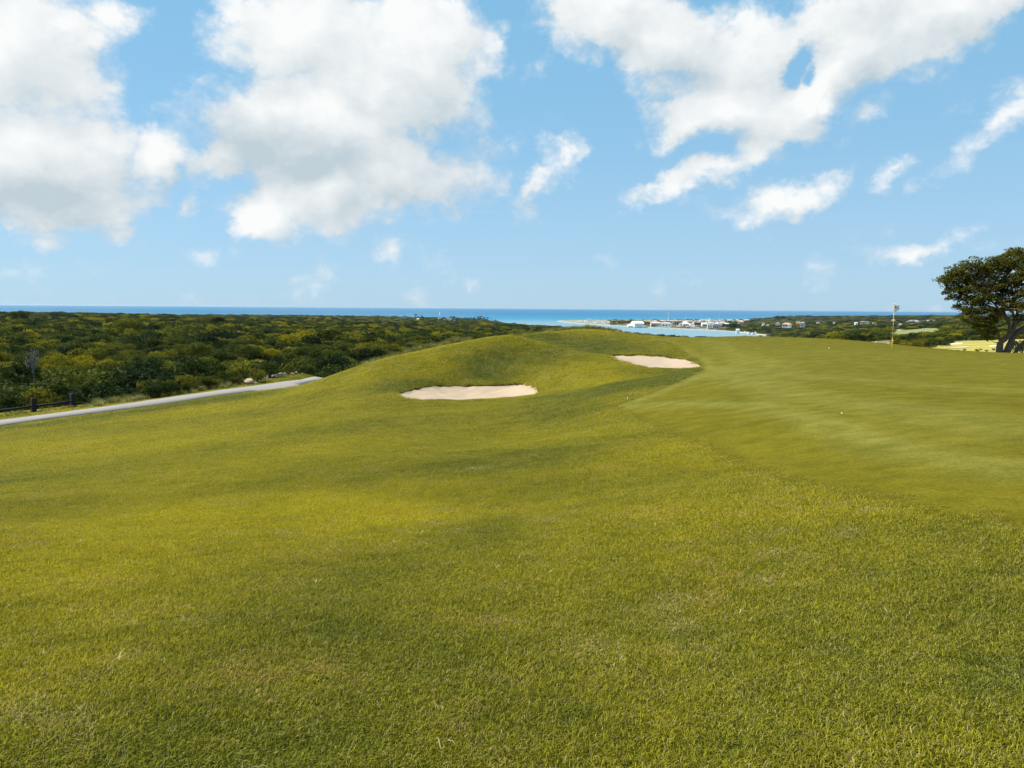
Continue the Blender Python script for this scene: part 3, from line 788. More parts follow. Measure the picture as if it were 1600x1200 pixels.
def sprinkle(a, b, Dv, n, dj, s, keepf=None):
    for k in range(n):
        t_ = rng.random(); px = a[0] + (b[0] - a[0]) * t_; D_ = Dv[0] + (Dv[1] - Dv[0]) * t_ + rng.random() * dj
        p = at(px, 500, D_); q.append((p[0], p[1], g1(p[0], p[1]), s * (.6 + .8 * rng.random())))
sprinkle((628, 0), (735, 0), (45.5, 47), 140, 3.0, .62); sprinkle((560, 0), (640, 0), (46, 46), 40, 2.5, .5)
sprinkle((745, 0), (860, 0), (48, 58), 60, 3, .3)
sprinkle((845, 0), (968, 0), (59.5, 59.5), 260, 4, .55); sprinkle((968, 0), (1045, 0), (60, 62), 60, 3, .4)
sprinkle((-40, 0), (500, 0), (0, 0), 0, 0, 0)
for k in range(900):
    i = rng.integers(0, 185); nrm = U[i] - L[i]; nrm = nrm / np.hypot(*nrm); p = U[i] + nrm * (1.7 + 3.6 * rng.random() ** .8)
    xx_, _y = proj(np.array([[p[0], p[1], 52.]]))
    if 385 < xx_[0] < 505: continue
    q.append((p[0], p[1], g1(*p), (.30 + .55 * rng.random()) * (.4 if xx_[0] < 150 else 1)))
q = np.array(q); m_ = len(q); ro = np.zeros((m_, 3)); ro[:, 2] = rng.random(m_) * 6.28
scatter('tall_grass', q[:, :3], RD, ro, np.repeat(q[:, 3:4], 3, 1), rng.integers(0, 3, m_), label='pale feathery tall grass and weeds fringing the mounds and the wood edge', kind='stuff')

for k in range(26):   # dark scrub in the reeds on the far mound's rim
    px = 852 + 120 * (k / 25) + rng.normal(0, 3); p = at(px, 510, 61 + 3 * rng.random())
    s = .22 + .30 * rng.random() * (1.3 if px > 935 or px < 885 else .8); shrub(p[0], p[1], s * 1.6, s, 'tiny dark scrub bush on the rim of the further mound', 'scrub along the rim of the further mound')

# scrub between the two holes on the right, and round the far golf hole
for k in range(80):
    t_ = k / 79; px = 1398 + 88 * t_ + rng.normal(0, 2); D_ = 205 + 120 * rng.random() + 30 * t_
    p = at(px, 535, D_); s = 1.3 + 1.1 * rng.random(); shrub(p[0], p[1], s * 1.8, s, 'olive green bush in the scrub hedge beyond the green, right of the flag', 'bushes of the scrub hedge beyond the green')
for k in range(46):
    t_ = k / 45; px = 1482 + 125 * t_ + rng.normal(0, 2); D_ = 350 + 40 * rng.random()
    p = at(px, 530, D_); s = 1.4 + 1.4 * rng.random(); shrub(p[0], p[1], s * 1.8, s, 'dark bush in the low hedge behind the bright far fairway', 'bushes of the low hedge behind the far fairway')
for k in range(14):
    px = 1446 + rng.random() * 120; D_ = 140 + 40 * rng.random(); p = at(px, 535, D_); s = .35 + .3 * rng.random()
    shrub(p[0], p[1], s * 1.8, s, 'tiny tuft like bush on the bright slope below the far bunkers', 'tufty bushes on the bright far slope')
p = at(1597, 548, 56); shrub(p[0], p[1], 1.5, 1.0, 'low dark bush at the right edge beside the leaning trunks of the big tree')

# ------------------------------------------------------------------ rocks
def rock_mesh(seed, mat):
    rg = np.random.default_rng(seed); me = bpy.data.meshes.new('rock')
    import bmesh
    bm = bmesh.new(); bmesh.ops.create_icosphere(bm, subdivisions=3, radius=.5)
    pl = rg.normal(0, 1, (9, 3)); pl /= np.linalg.norm(pl, axis=1)[:, None]; off = .30 + .14 * rg.random(9)
    for v in bm.verts:
        c = np.array(v.co)
        for a, o_ in zip(pl, off):
            d = c @ a
            if d > o_: c = c - a * (d - o_) * .85
        c *= 1 + .05 * rg.normal(); v.co = c
    bm.to_mesh(me); bm.free(); me.materials.append(mat); return me
GREYR = plain('grey_rock', (.27, .25, .22), .9, .4, 4); TANR = plain('tan_rock', (.42, .33, .20), .9, .3, 4)
RK = [rock_mesh(s, GREYR) for s in range(5)]
a_, b_ = at(413, 593.5, 64), at(498, 581.5, 70)
for k in range(34):
    t_ = k / 33; u_ = t_ + rng.normal(0, .008); u_ = max(0, u_); px = 413 + 86 * u_; py = 594.5 - 11.5 * u_ ** .85 + rng.normal(0, .8)
    p = at(px, py, 65 + 4 * u_); s = .20 + .30 * rng.random()
    o = obj('rock', RK[k % 5], None, (p[0], p[1], g1(p[0], p[1]) + s * .22)); o.rotation_euler = (rng.random(), rng.random(), rng.random() * 6); o.scale = (s * 1.2, s, s * .9)
    tag(o, 'rough grey rock in the row edging the path verge near the mound', 'rock', 'grey rocks along the verge')
p = hit(389.5, 600.5); o = obj('rock', rock_mesh(9, TANR), None, (p[0], p[1], p[2] + .22)); o.scale = (.72, .6, .52)
tag(o, 'tan boulder standing alone on the path verge, left of the grey rocks', 'rock')
for px, py, s, lb in ((400,600,.26,'small pale stone just right of the tan boulder'), (521,581,.42,'pale rock peeping over the left shoulder of the mound'), (530,578.5,.3,'smaller pale stone on the left shoulder of the mound, uphill of the pale rock')):
    p = hit(px, py); o = obj('rock', RK[2], None, (p[0], p[1], p[2] + s * .2)); o.scale = (s * 1.3, s, s * .8); tag(o, lb, 'rock')

# ------------------------------------------------------------------ wooden fence
WOOD = plain('dark_fence_wood', (.016, .018, .021), .8, .5, 12)
pa = hit(-9, 652.5); pb = hit(52.8, 644.3); pc = hit(114, 636.3)
f_ = empty('post_and_rail_fence', pb, 0, label='dark wooden post and single rail fence between the wood and the cart path', cat='fence')
bs_ = [np.array(q_) - np.array(pb) for q_ in (pa, pb, pc)]
for c_ in bs_:
    mb = MB(); rz = math.atan2(*(pc - pb)[:2][::-1]); H_ = .90
    mb.box((0, 0, H_ / 2 - .2), (.25, .24, H_ + .4 - .1), 0, rz); mb.box((0, 0, H_ - .02), (.25, .24, .06), 0, rz, .72)
    me_ = mb.me('post', WOOD); o = obj('post', me_, f_, tuple(c_))
for c0, c1 in ((bs_[0], bs_[1]), (bs_[1], bs_[2])):
    mb = MB(); z0 = np.array([0, 0, .40]); dd = (c1 - c0) / np.linalg.norm(c1 - c0)
    s_ = [c0 + z0 + dd * .15, (c0 + c1) / 2 + z0 + np.array([0, 0, -.03]), c1 + z0 - dd * .15]
    mb.tube(s_, [.07, .078, .068], 8); obj('rail', mb.me('rail', WOOD, True), f_)

# ------------------------------------------------------------------ flag, balls, stake
p = hit(1393.3, 548); px_m = np.hypot(p[0], p[1]) / F
o = empty('golf_flag', p, 0, label='yellow flagstick with a small white flag standing in the hole on the green', cat='flag')
mb = MB(); mb.tube([(0, 0, -.1), (0, 0, .62)], .014, 10); obj('lower_pole', mb.me('lower_pole', plain('yellow_paint', (.80, .50, .02), .4, .05), True), o)
mb = MB(); mb.tube([(0, 0, .62), (0, 0, 2.22)], .0105, 10); obj('upper_pole', mb.me('upper_pole', plain('cream_paint', (.80, .70, .42), .4, .05), True), o)
mb = MB(); mb.tube([(0, 0, 2.22), (0, 0, 2.27)], [.024, .012], 10); obj('finial', mb.me('finial', plain('white_plastic', (.8, .8, .78), .4, .03), True), o)
m, t, b = material('flag_cloth'); b.inputs['Base Color'].default_value = (.80, .78, .74, 1); b.inputs['Roughness'].default_value = .8; b.inputs['Transmission Weight'].default_value = 0
V_ = []; Fq = []; nu, nv = 14, 12
for sgn in (1, -1):
    for i in range(nu + 1):
        u_ = i / nu
        for j in range(nv + 1):
            v_ = j / nv; lowz = -.36 + .30 * max(0, (u_ - .35)) ** 1.2 - .02 * math.sin(u_ * 9)
            V_.append((-.02 + .28 * u_, .045 * math.sin(u_ * 8 + v_ * 1.5) * u_ + sgn * .002, 2.20 + lowz * v_ - .03 * u_ * (1 - v_)))
for s_ in range(2):
    for i in range(nu):
        for j in range(nv):
            a = s_ * (nu + 1) * (nv + 1) + i * (nv + 1) + j; Fq.append((a, a + 1, a + nv + 2, a + nv + 1))
fl = obj('flag', mesh('flag', V_, Fq, m, None, True), o)
mb = MB(); mb.tube([(.055, -.045, 2.12), (.058, -.05, 2.12)], .001, 4)
el = [(.06 + .016 * math.cos(a), -.052, 2.10 + .042 * math.sin(a)) for a in [2 * math.pi * k / 16 for k in range(16)]]
el2 = [(x, y + .05, z) for x, y, z in el]
mb = MB(); mb.add(el + el2, [tuple(range(16)), tuple(range(31, 15, -1))] + [(k, (k + 1) % 16, 16 + (k + 1) % 16, 16 + k) for k in range(16)])
obj('emblem', mb.me('emblem', plain('emblem_black', (.02, .02, .02), .6, .1)), fl)
mb = MB(); mb.tube([(0, 0, .006), (0, 0, .009)], .054, 20)
tag(obj('golf_hole', mb.me('golf_hole', plain('hole_dark', (.02, .02, .015), .9, .1)), None, tuple(p)), 'dark cup cut in the green at the foot of the flagstick', 'golf hole')
import bmesh
def ball(px, py, r_, label):
    p = hit(px, py); me = bpy.data.meshes.new('golf_ball'); bm = bmesh.new(); bmesh.ops.create_icosphere(bm, subdivisions=3, radius=r_)
    for v in bm.verts:
        if (v.index * 7) % 3 == 0: v.co *= .985
    bm.to_mesh(me); bm.free(); me.materials.append(plain('ball_white', (.82, .82, .80), .35, .02)); me.polygons.foreach_set('use_smooth', [True] * len(me.polygons))
    tag(obj('golf_ball', me, None, (p[0], p[1], p[2] + r_)), label, 'golf ball')
ball(1295.3, 544.5, .03, 'white golf ball on the green to the left of the flag')
ball(1315.5, 647, .014, 'white golf ball on the apron much nearer the camera, below the flag')
p = hit(980.3, 624.5); mb = MB(); mb.tube([(0, 0, -.05), (0, 0, .05), (.002, 0, .085)], [.012, .012, .009], 8); mb.tube([(.002, 0, .085), (.002, 0, .092)], [.014, .013], 8)
tag(obj('marker_peg', mb.me('marker_peg', plain('peg_white', (.8, .76, .62), .5, .05)), None, tuple(p)), 'small white peg in the rough at the near corner of the green', 'peg')

# ------------------------------------------------------------------ the big tree on the right
TD = 50.5
base = at(1564, 551, TD); gz_ = g1(base[0], base[1])
T = empty('rain_tree', (base[0], base[1], gz_), 0, label='big spreading dark crowned tree with several twisting trunks at the right end of the green', cat='tree')
def tp(px, py, dd=0.0):
    p = at(px, py, TD); d = np.array([ray(px, py)[0], ray(px, py)[1], 0]) * dd
    return tuple(p + d - np.array([base[0], base[1], gz_]))
limbs = [
 ([(1562,556,0),(1562,543,0),(1564,535,0),(1572,528,.1),(1579,521,.2),(1585,510,.2),(1587,500,.1)], [.23,.20,.19,.17,.155,.14,.12]),
 ([(1564,536,0),(1561,528,-.1),(1560,520,-.3),(1556,511,-.4),(1550,504,-.5)], [.10,.085,.075,.06,.045]),
 ([(1579,521,.2),(1577,507,.0),(1573,497,-.2),(1562,486,-.5),(1553,474,-.8),(1540,460,-.8)], [.13,.11,.10,.085,.07,.04]),
 ([(1587,500,.1),(1590,486,.3),(1586,470,.5),(1590,450,.8),(1597,425,.9)], [.12,.10,.09,.07,.04]),
 ([(1585,510,.2),(1592,503,.5),(1603,498,.9),(1618,488,1.2),(1635,470,1.5)], [.11,.09,.08,.07,.05]),
 ([(1573,497,-.2),(1566,478,.3),(1568,455,.8),(1578,425,1.0)], [.08,.07,.055,.03]),
 ([(1562,486,-.5),(1545,478,.2),(1525,470,.4),(1500,455,.4),(1480,440,.3)], [.07,.06,.05,.04,.02]),
 ([(1590,486,.3),(1604,468,.6),(1618,445,.8),(1640,420,.8)], [.09,.08,.06,.04]),
 ([(1553,474,-.8),(1530,452,0),(1510,440,.6),(1492,432,.8)], [.055,.045,.035,.02]),
 ([(1550,504,-.5),(1540,498,-.9),(1528,494,-1.0)], [.045,.035,.02]),
 ([(1556,511,-.4),(1548,512,-.2),(1540,508,.2)], [.04,.03,.015])]
second = [([(1571,556,.3),(1577,541,.3),(1583,528,.5),(1592,518,.8),(1606,508,1.3),(1625,490,2),(1650,460,2.4)], [.24,.20,.17,.16,.14,.11,.07]),
 ([(1583,528,.5),(1581,516,1.0),(1585,500,1.6),(1580,480,2.0),(1575,455,2.2)], [.13,.10,.09,.07,.04])]
third = [([(1584,556,.9),(1592,544,1.0),(1602,533,1.1),(1620,515,1.4),(1650,490,1.6)], [.13,.12,.11,.10,.07])]
for grp in (limbs, second, third):
    mb = MB(); rg = random.Random(5)
    for pts, rad in grp:
        P3 = [Vector(tp(*q_)) for q_ in pts]; Q3 = []; R3 = []
        for i in range(len(P3) - 1):
            a0 = P3[max(i - 1, 0)]; b0 = P3[i]; c0 = P3[i + 1]; d0 = P3[min(i + 2, len(P3) - 1)]
            for u_ in (0, .33, .66):
                Q3.append(.5 * ((2 * b0) + (c0 - a0) * u_ + (2 * a0 - 5 * b0 + 4 * c0 - d0) * u_ ** 2 + (3 * b0 - a0 - 3 * c0 + d0) * u_ ** 3)); R3.append(rad[i] + (rad[i + 1] - rad[i]) * u_)
        Q3.append(P3[-1]); R3.append(rad[-1]); R3 = [.82 * r_ * (1 + .12 * rg.uniform(-1, 1)) for r_ in R3]
        mb.tube(Q3, R3, 12)
    if grp is limbs:
        twig = mb
    obj('trunk', mb.me('trunk', BARK_TREE, True), T)
# crown: flat sprays of leaves, laid out as in the photo and given depth
PADS = [(1478,434,13),(1492,428,10),(1469,436.5,5),(1500,423,14),(1513,418,14),(1527,415,15),(1543,412,15),(1556,408,15),(1570,402,13),(1583,397,11),(1592,396,9),(1600,398,12),
 (1486,441,9),(1500,438,15),(1517,434,17),(1535,430,18),(1552,426,18),(1570,420,18),(1588,414,17),(1603,412,14),
 (1482,453,6),(1476,456,3.5),(1492,450,10),(1505,450,12),(1487,462,6),(1483,465,3.5),(1497,463,6),(1520,450,15),(1538,448,18),(1556,444,18),(1574,440,18),(1592,436,18),(1606,430,16),
 (1508,470,8),(1515,462,8),(1497,477,6),(1493,479,4),(1510,480,9),(1524,470,12),(1540,465,16),(1556,462,13),(1574,458,15),(1592,455,16),(1606,455,16),
 (1508,492,8),(1505,498,5),(1518,486,8),(1530,486,13),(1544,482,14),(1536,500,10),(1530,508,8),(1542,512,9),(1548,500,8),(1538,522,7),(1530,516,5),(1545,528,4),(1520,496,4),(1516,503,3),
 (1560,490,8),(1572,480,8),(1552,494,7),(1594,478,12),(1606,475,12),(1598,492,6),(1580,470,9),(1550,518,5),
 (1625,400,20),(1650,405,22),(1680,415,20),(1710,430,18),(1620,425,20),(1645,430,22),(1675,440,20),(1705,450,15),(1620,450,18),(1645,455,18),(1670,462,16),(1622,475,14),(1650,480,12),(1690,470,12),
 (1735,446,12),(1720,465,10)]
rg = np.random.default_rng(3); C = []; Nn = []; mbt = MB()
limb_pts = [Vector(tp(*q_)) for g_ in (limbs, second) for pts, _ in g_ for q_ in pts[2:]]
for px, py, r_ in PADS:
    R = r_ / F * TD; depth = max(.5, 2.9 * (1 - abs(px - 1600) / 190)) * (.6 if r_ < 8 else 1)
    nsub = max(3, int(r_ * .92))
    for s_ in range(nsub):
        dx = rg.normal(0, .40) * r_; dy = rg.normal(0, .30) * r_; dd = rg.uniform(-1, 1) * depth
        c = np.array(tp(px + dx, py + dy, dd)); k = int(46 + 8 * r_ / 6); rr = (.26 + .22 * rg.random()) * (1 if r_ > 7 else .62); k = int(k * (1 if r_ > 7 else .6))
        a = rg.random(k) * 6.28; q_ = np.sqrt(rg.random(k)) * rr; til = rg.normal(0, .12, 2)
        P_ = c + np.stack([q_ * np.cos(a), q_ * np.sin(a), rg.normal(0, .045, k) - .35 * q_ ** 2 / rr + til[0] * q_ * np.cos(a) + til[1] * q_ * np.sin(a)], 1)
        C.append(P_); Nn.append(np.tile([0, 0, 1.6], (k, 1)))
        cv = Vector(c)
        if s_ % 2 == 0:
            nb = min(limb_pts, key=lambda v: (v - cv).length)
            if (nb - cv).length < 3.2: mbt.tube([nb, (nb + cv) / 2 + Vector((0, 0, -.12)), cv], [.03, .02, .008], 4)
C = np.concatenate(C); Nn = np.concatenate(Nn)
obj('crown', leaves(C, Nn, .125, rg, LEAF_TREE, 'crown', .6, .7), T)
obj('twigs', mbt.me('twigs', BARK_TREE, True), T)
print('tree leaves', len(C))

# ------------------------------------------------------------------ far land and sea
def land_material():
    m, t, b = material('land')
    p = t.pos(); c = t.attr('land', out='Color'); n = t.noise(p, .05, 6, .65); f = t.noise(p, .6, 4, .7)
    c = t.mix(1.0, c, t.mix(n, (.72, .74, .7), (1.28, 1.25, 1.2)), 'MULTIPLY'); c = t.mix(t.ramp(f, .45, .7), c, t.mix(1.0, c, (.7, .72, .7), 'MULTIPLY'))
    t.put(b.inputs['Base Color'], c); b.inputs['Roughness'].default_value = .95; b.inputs['Specular IOR Level'].default_value = .1
    bump(t, b, f, .6, .5)
    return m
rr = np.exp(np.arange(math.log(96), math.log(5600), .0115)); aa = np.arange(-1.0, 1.0001, .0034)
A, R = np.meshgrid(aa, rr); PL = np.stack([(R * np.sin(A)).ravel(), (R * np.cos(A)).ravel()], 1)
DL = R.ravel(); ZL = ground(PL) - .35 * (1 - sstep(108, 135, DL))
csd = inside_sd(coast, PL); azl = A.ravel()
col = np.tile(np.array([.035, .045, .016]), (len(PL), 1))
def paint(mask, c):
    global col
    mask = np.clip(mask, 0, 1)[:, None]; col = col * (1 - mask) + np.array(c) * mask
golf = (azl > AZ(1345)) & (DL < 620)
paint(golf * 1.0, (.40, .345, .085))
paint((golf & (DL > 335)) * 1.0, (.20, .20, .07))
paint((golf & (DL > 395) & (DL < 570) & (azl < AZ(1500))) * .8, (.17, .16, .11))
gn = vnoise(PL, 9, 41); paint((golf & (DL < 335)) * (gn > .72) * .5, (.13, .14, .03))
for q, c in zip(OPEN, ((.22, .25, .10), (.50, .44, .24), (.24, .26, .16), (.30, .28, .15))): paint(sstep(-10, 10, inside_sd(q, PL)), c)
paint(sstep(-40, 20, inside_sd(TOWN, PL)) * np.where(azl < AZ(953), 1, .75), (.30, .28, .22))
beach = np.exp(-((csd - 5) / 10) ** 2) * ((DL < 3300) | (azl < AZ(950))) * (azl > AZ(860))
paint(beach, (.60, .52, .40))
n = len(aa); k = (np.arange(len(rr) - 1)[:, None] * n + np.arange(n - 1)[None]).ravel()
me = fast_mesh('terrain', np.c_[PL, ZL], np.stack([k, k + 1, k + n + 1, k + n], 1), land_material(), True)
ca = me.attributes.new('land', 'FLOAT_COLOR', 'POINT'); ca.data.foreach_set('color', np.c_[col, np.ones(len(col))].astype(np.float32).ravel())
tag(obj('terrain', me), 'wooded coastal land sloping from the golf course down to the sea', None, None, 'structure')

m, t, b = material('sea_water')
p = t.pos(); sx = t.new('ShaderNodeSeparateXYZ'); t.put(sx.inputs[0], p)
far = t.ramp(sx.outputs[1], 2600, 4600)
st = t.noise(t.vm('MULTIPLY', p, (.00025, .0016, 0)), 1.0, 5, .6)
deep = t.mix(t.ramp(st, .35, .65), (.003, .115, .25), (.005, .14, .285))
shore = t.mix(t.ramp(sx.outputs[1], 4200, 7500), (.012, .19, .32), deep)
bay = t.mix(t.noise(p, .002, 3), (.155, .275, .335), (.19, .315, .375))
t.put(b.inputs['Base Color'], t.mix(far, bay, shore))
b.inputs['Roughness'].default_value = .35; b.inputs['IOR'].default_value = 1.33; b.inputs['Specular IOR Level'].default_value = .10
w = t.noise(t.vm('MULTIPLY', p, (.03, .05, 0)), 1.0, 6, .7)
bump(t, b, w, 1.0, 2.2)
aa = np.linspace(-1.15, 1.15, 60); rr2 = np.array([900, 1500, 2500, 4000, 7000, 12000, 20000, 40000., 79000.])
A, R = np.meshgrid(aa, rr2); n = len(aa); k = (np.arange(len(rr2) - 1)[:, None] * n + np.arange(n - 1)[None]).ravel()
me = fast_mesh('sea', np.c_[(R * np.sin(A)).ravel(), (R * np.cos(A)).ravel(), np.zeros(A.size)], np.stack([k, k + 1, k + n + 1, k + n], 1), m)
tag(obj('sea', me), 'blue sea with a paler sheltered bay in front of the town', None, None, 'structure')

# ------------------------------------------------------------------ far sand bunkers
SAND2 = plain('far_sand', (.74, .66, .52), .9, .08, .5); SAND3 = plain('far_tan_sand', (.60, .46, .30), .9, .08, .5)
def far_bunker(px0, px1, py, D_, depth, label, mt=None):
    c = at((px0 + px1) / 2, py, D_); x, y, s = ray((px0 + px1) / 2, py); d = np.array([x, y]); e_ = np.array([y, -x]); w_ = (px1 - px0) / 2 / F * D_
    V_ = [(c[0], c[1], g1(c[0], c[1]) + .1)]; n_ = 36
    for ring in (.6, 1.0):
        for k_ in range(n_):
            a = 2 * math.pi * k_ / n_; q_ = 1 + .12 * math.sin(3 * a + px0) + .08 * math.sin(5 * a)
            P_ = c[:2] + e_ * math.cos(a) * w_ * q_ * ring + d * math.sin(a) * depth / 2 * q_ * ring; V_.append((P_[0], P_[1], g1(*P_) + (.12 if ring < 1 else .06)))
    Fq = [(0, 1 + k_, 1 + (k_ + 1) % n_) for k_ in range(n_)] + [(1 + k_, 1 + n_ + k_, 1 + n_ + (k_ + 1) % n_, 1 + (k_ + 1) % n_) for k_ in range(n_)]
    tag(obj('sand_bunker', mesh('sand_bunker', V_, Fq, mt or SAND2, None, True)), label, 'sand bunker')
def Dof(px, py):
    q_ = hit(px, py); return math.hypot(q_[0], q_[1])
FB = [(1481,1502,537.6,270,18,'small bright sand bunker on the far lit hole, left of the big tree',None),(1488,1512,541.5,225,14,'tan sand bunker just below the small bright one, left of the big tree',SAND3),
      (1547,1562,542.3,225,12,'pale sand bunker on the far lit hole left of the big main trunk',None),
      (1581,1600,538.3,250,10,'sand bunker at the right edge seen between the leaning trunks',None),
      (1353,1368,531.8,400,22,'flat white sand bunker far beyond the green, further left of the flag',None),(1371,1391,534.2,345,14,'white sand bunker beyond the green directly left of the flagstick',None),
      (1423,1430,529.6,470,20,'thin sand strip on the far fairway beyond the scrub, left one',None),(1437,1449,530.6,450,20,'thin sand strip on the far fairway beyond the scrub, right one',None)]
for a_, b__, py, D_, dep, lb, mt in FB:
    far_bunker(a_, b__, py, D_, dep, lb, mt)

# ------------------------------------------------------------------ buildings of the town
WALLS = {k_: plain('wall_' + k_, c, .8, .06, .2) for k_, c in dict(white=(.80, .79, .76), cream=(.66, .60, .50), pink=(.62, .48, .42), grey=(.48, .49, .50)).items()}
ROOFS = {k_: plain('roof_' + k_, c, .8, .12, .3) for k_, c in dict(white=(.74, .73, .70), terracotta=(.55, .30, .20), grey=(.36, .37, .38), pinkish=(.60, .45, .38), dark=(.05, .05, .06)).items()}
GLASS = plain('dark_glass', (.04, .05, .06), .2, .1)
WM, RM = {}, {}
def wall_mesh(c):
    if c not in WM:
        mb = MB(); mb.box((0, 0, .5), (1, 1, 1)); mb.box((.36, -.56, .3), (.26, .14, .6)); mb.box((-.3, -.53, .96), (.34, .07, .05)); WM[c] = mb.me('wall', WALLS[c])
    return WM[c]
def roof_mesh(c, kind):
    if (c, kind) not in RM:
        mb = MB()
        if kind == 'gable': mb.add([(-.55, -.57, 0), (.55, -.57, 0), (.55, .57, 0), (-.55, .57, 0), (-.55, 0, 1), (.55, 0, 1)], [(0, 1, 5, 4), (2, 3, 4, 5), (1, 2, 5), (3, 0, 4), (3, 2, 1, 0)])
        elif kind == 'hip': mb.add([(-.56, -.57, 0), (.56, -.57, 0), (.56, .57, 0), (-.56, .57, 0), (-.22, 0, 1), (.22, 0, 1)], [(0, 1, 5, 4), (2, 3, 4, 5), (1, 2, 5), (3, 0, 4), (3, 2, 1, 0)])
        else: mb.box((0, 0, .2), (1.06, 1.06, .4)); mb.box((-.2, .1, .65), (.3, .3, .5))
        RM[(c, kind)] = mb.me('roof', ROOFS[c])
    return RM[(c, kind)]
win_me = None
def house(px0, px1, ytop, ybase, wall='white', roof='white', kind='flat', label=None, group=None, D_=None, dep=None, rz=None, windows=0, rf=.3):
    global win_me
    pxm = (px0 + px1) / 2
    p = at(pxm, ybase, D_) if D_ else on_plane(pxm, ybase, 1.5)
    D_ = math.hypot(p[0], p[1]); w_ = (px1 - px0) / F * D_; H_ = (ybase - ytop) / F * D_; gz_ = p[2] if D_ else g1(p[0], p[1])
    a = -math.atan2(p[0], p[1]) + (rng.normal(0, .25) if rz is None else rz)
    o = empty('house', (p[0], p[1], p[2] - .5), a, label=label, cat='house', group=group)
    wh = H_ * (1 - rf) + .5; dep = dep or w_ * .7
    q_ = obj('wall', wall_mesh(wall), o); q_.scale = (w_ * .92, dep, wh)
    q_ = obj('roof', roof_mesh(roof, kind), o, (0, 0, wh)); q_.scale = (w_ * .92, dep, H_ * rf)
    if windows and win_me is None:
        mb = MB(); mb.box((0, 0, 0), (1, .3, 1)); win_me = mb.me('window', GLASS)
    for k_ in range(windows):
        q_ = obj('window', win_me, o, (w_ * .92 * ((k_ + .5) / windows - .5) * .9, -dep / 2 - .05, wh * .62)); q_.scale = (w_ * .45 / windows, 1, wh * .34)
    return o
h_ = 'house'
# named buildings
house(988,1003.5,502,510.8,'white','white','gable','big white hall with a long roof sloping down on its left, on the waterfront',D_=None,rz=.2,dep=60,rf=.35)
house(980.5,988,505.8,510.6,'white','white','hip','low white wing with a sloping roof on the left side of the big white hall',rz=.1,dep=40,rf=.6)
house(1016,1033,502.6,510.5,'white','pinkish','hip','broad white waterfront villa with pinkish roofs, right of the hall and its trees',windows=4,rz=.1)
house(1034,1050,503.3,512,'white','grey','hip','white waterfront villa with a grey roof, second right of the hall',windows=3,rz=-.1)
house(1066.5,1075,504,511,'white','white','gable','tall white house in the middle of the waterfront',windows=2,rz=.1)
house(1061,1066,504.5,509,'white','grey','hip','narrow white house left of the tall middle one',rz=.2)
house(1081,1087,504,510.5,'white','pinkish','hip','narrow white house with pinkish roof by the dark tree clump of the waterfront',rz=-.3)
house(1096,1104.5,504.5,510,'white','white','gable','white gabled house left of the blocky white pair near the beach',rz=.3)
house(1105,1113,505.5,514,'white','white','flat','bright blocky white building close to the beach',windows=2,rz=.1)
house(1113,1126,506.5,514.5,'grey','grey','flat','wide grey building close to the beach beside the blocky white one',windows=4,rz=.05)
house(1071,1080,510,513,'white','white','flat','low white terrace at the water, left one',rz=0)
house(1081,1092,510.4,513.5,'white','grey','flat','low white terrace at the water, right one',rz=0)
house(1150,1155,514,520.5,'white','white','gable','small white gabled beach house at the right end of the beach',rz=.2)
house(1154,1162,501.5,505.5,'cream','pinkish','hip','pink roofed house above the trees behind the beach',D_=2900,rz=.1)
house(1136,1147,499.8,503.8,'white','white','flat','long white block with flat roof behind the right of the town',windows=4,rz=0)
house(1099,1113,499.3,501.9,'white','white','flat','long low white building carrying the small tower in the town centre',rz=0)
house(1222.5,1236,504.8,512,'white','terracotta','hip','villa with an orange tiled roof alone in the woods right of the bay',D_=2350,windows=3,rz=-.1)
house(1244,1250,503,505.8,'cream','terracotta','gable','small house with an orange roof in the woods, right of the orange roofed villa',D_=2700)
house(1335.5,1339.5,503.8,507.8,'white','white','gable','small bright white gabled house in the woods left of the flag',D_=2300,rz=.5)
house(1344.5,1357,502,506.5,'cream','pinkish','flat','wide cream building with dark windows in the woods left of the flag',D_=2400,windows=4,rz=0)
house(1364,1369,505,508.5,'white','white','gable','small white house just right of the wide cream building in the woods',D_=2250,rz=-.4)
house(1250.5,1257,503.8,507,'grey','grey','hip','grey roofed house left of centre in the woods right of the orange roofed villa',D_=2400)
house(1251,1257,508,511.3,'grey','grey','flat','low grey house below the grey roofed one in the woods',D_=2000)
house(1393.5,1398,499.8,503.5,'white','terracotta','gable','white house with red roof just right of the flagstick in the far woods',D_=2800)
house(1405,1409.5,505.6,507.6,'white','white','flat','small white flat roofed house in the far woods right of the flag',D_=2000)
house(1414,1419,508.6,510.4,'white','grey','flat','low white shed at the left of the far field',D_=1650)
house(629,636,492.6,497.4,'cream','pinkish','flat','pinkish flat roofed house on the skyline left of the lighthouse',D_=3300,windows=2,rz=0)
house(650,657,497.6,501,'white','white','hip','white house in the trees between the skyline house and the lighthouse',D_=3000)
house(633.5,637,499.7,501.2,'white','white','flat','tiny white house below the pinkish skyline house',D_=2800)
house(640.5,643,499,501,'white','white','flat','tiny white house, the middle one in the trees left of the lighthouse',D_=2850)
house(684.5,689.5,496.6,498.8,'cream','white','flat','cream house at the foot of the lighthouse',D_=3150)
house(697,706,497.2,499.8,'white','white','flat','long bright white house right of the lighthouse',D_=3050,rz=0)
house(692.5,696,498,500,'white','grey','flat','small white house between the lighthouse and the long bright white one',D_=3000)
house(707.5,712,499.8,501,'white','white','flat','low white shed under the long bright white house',D_=2850)
house(679.5,691,508,513.5,'cream','dark','gable','cream house with a black roof in the middle of the wood left of the mounds',D_=1700,windows=2,rz=-.05,dep=12)
house(692,702,512.8,514.6,'grey','grey','flat','low grey annex to the right of the black roofed house',D_=1650,rz=0,dep=10)
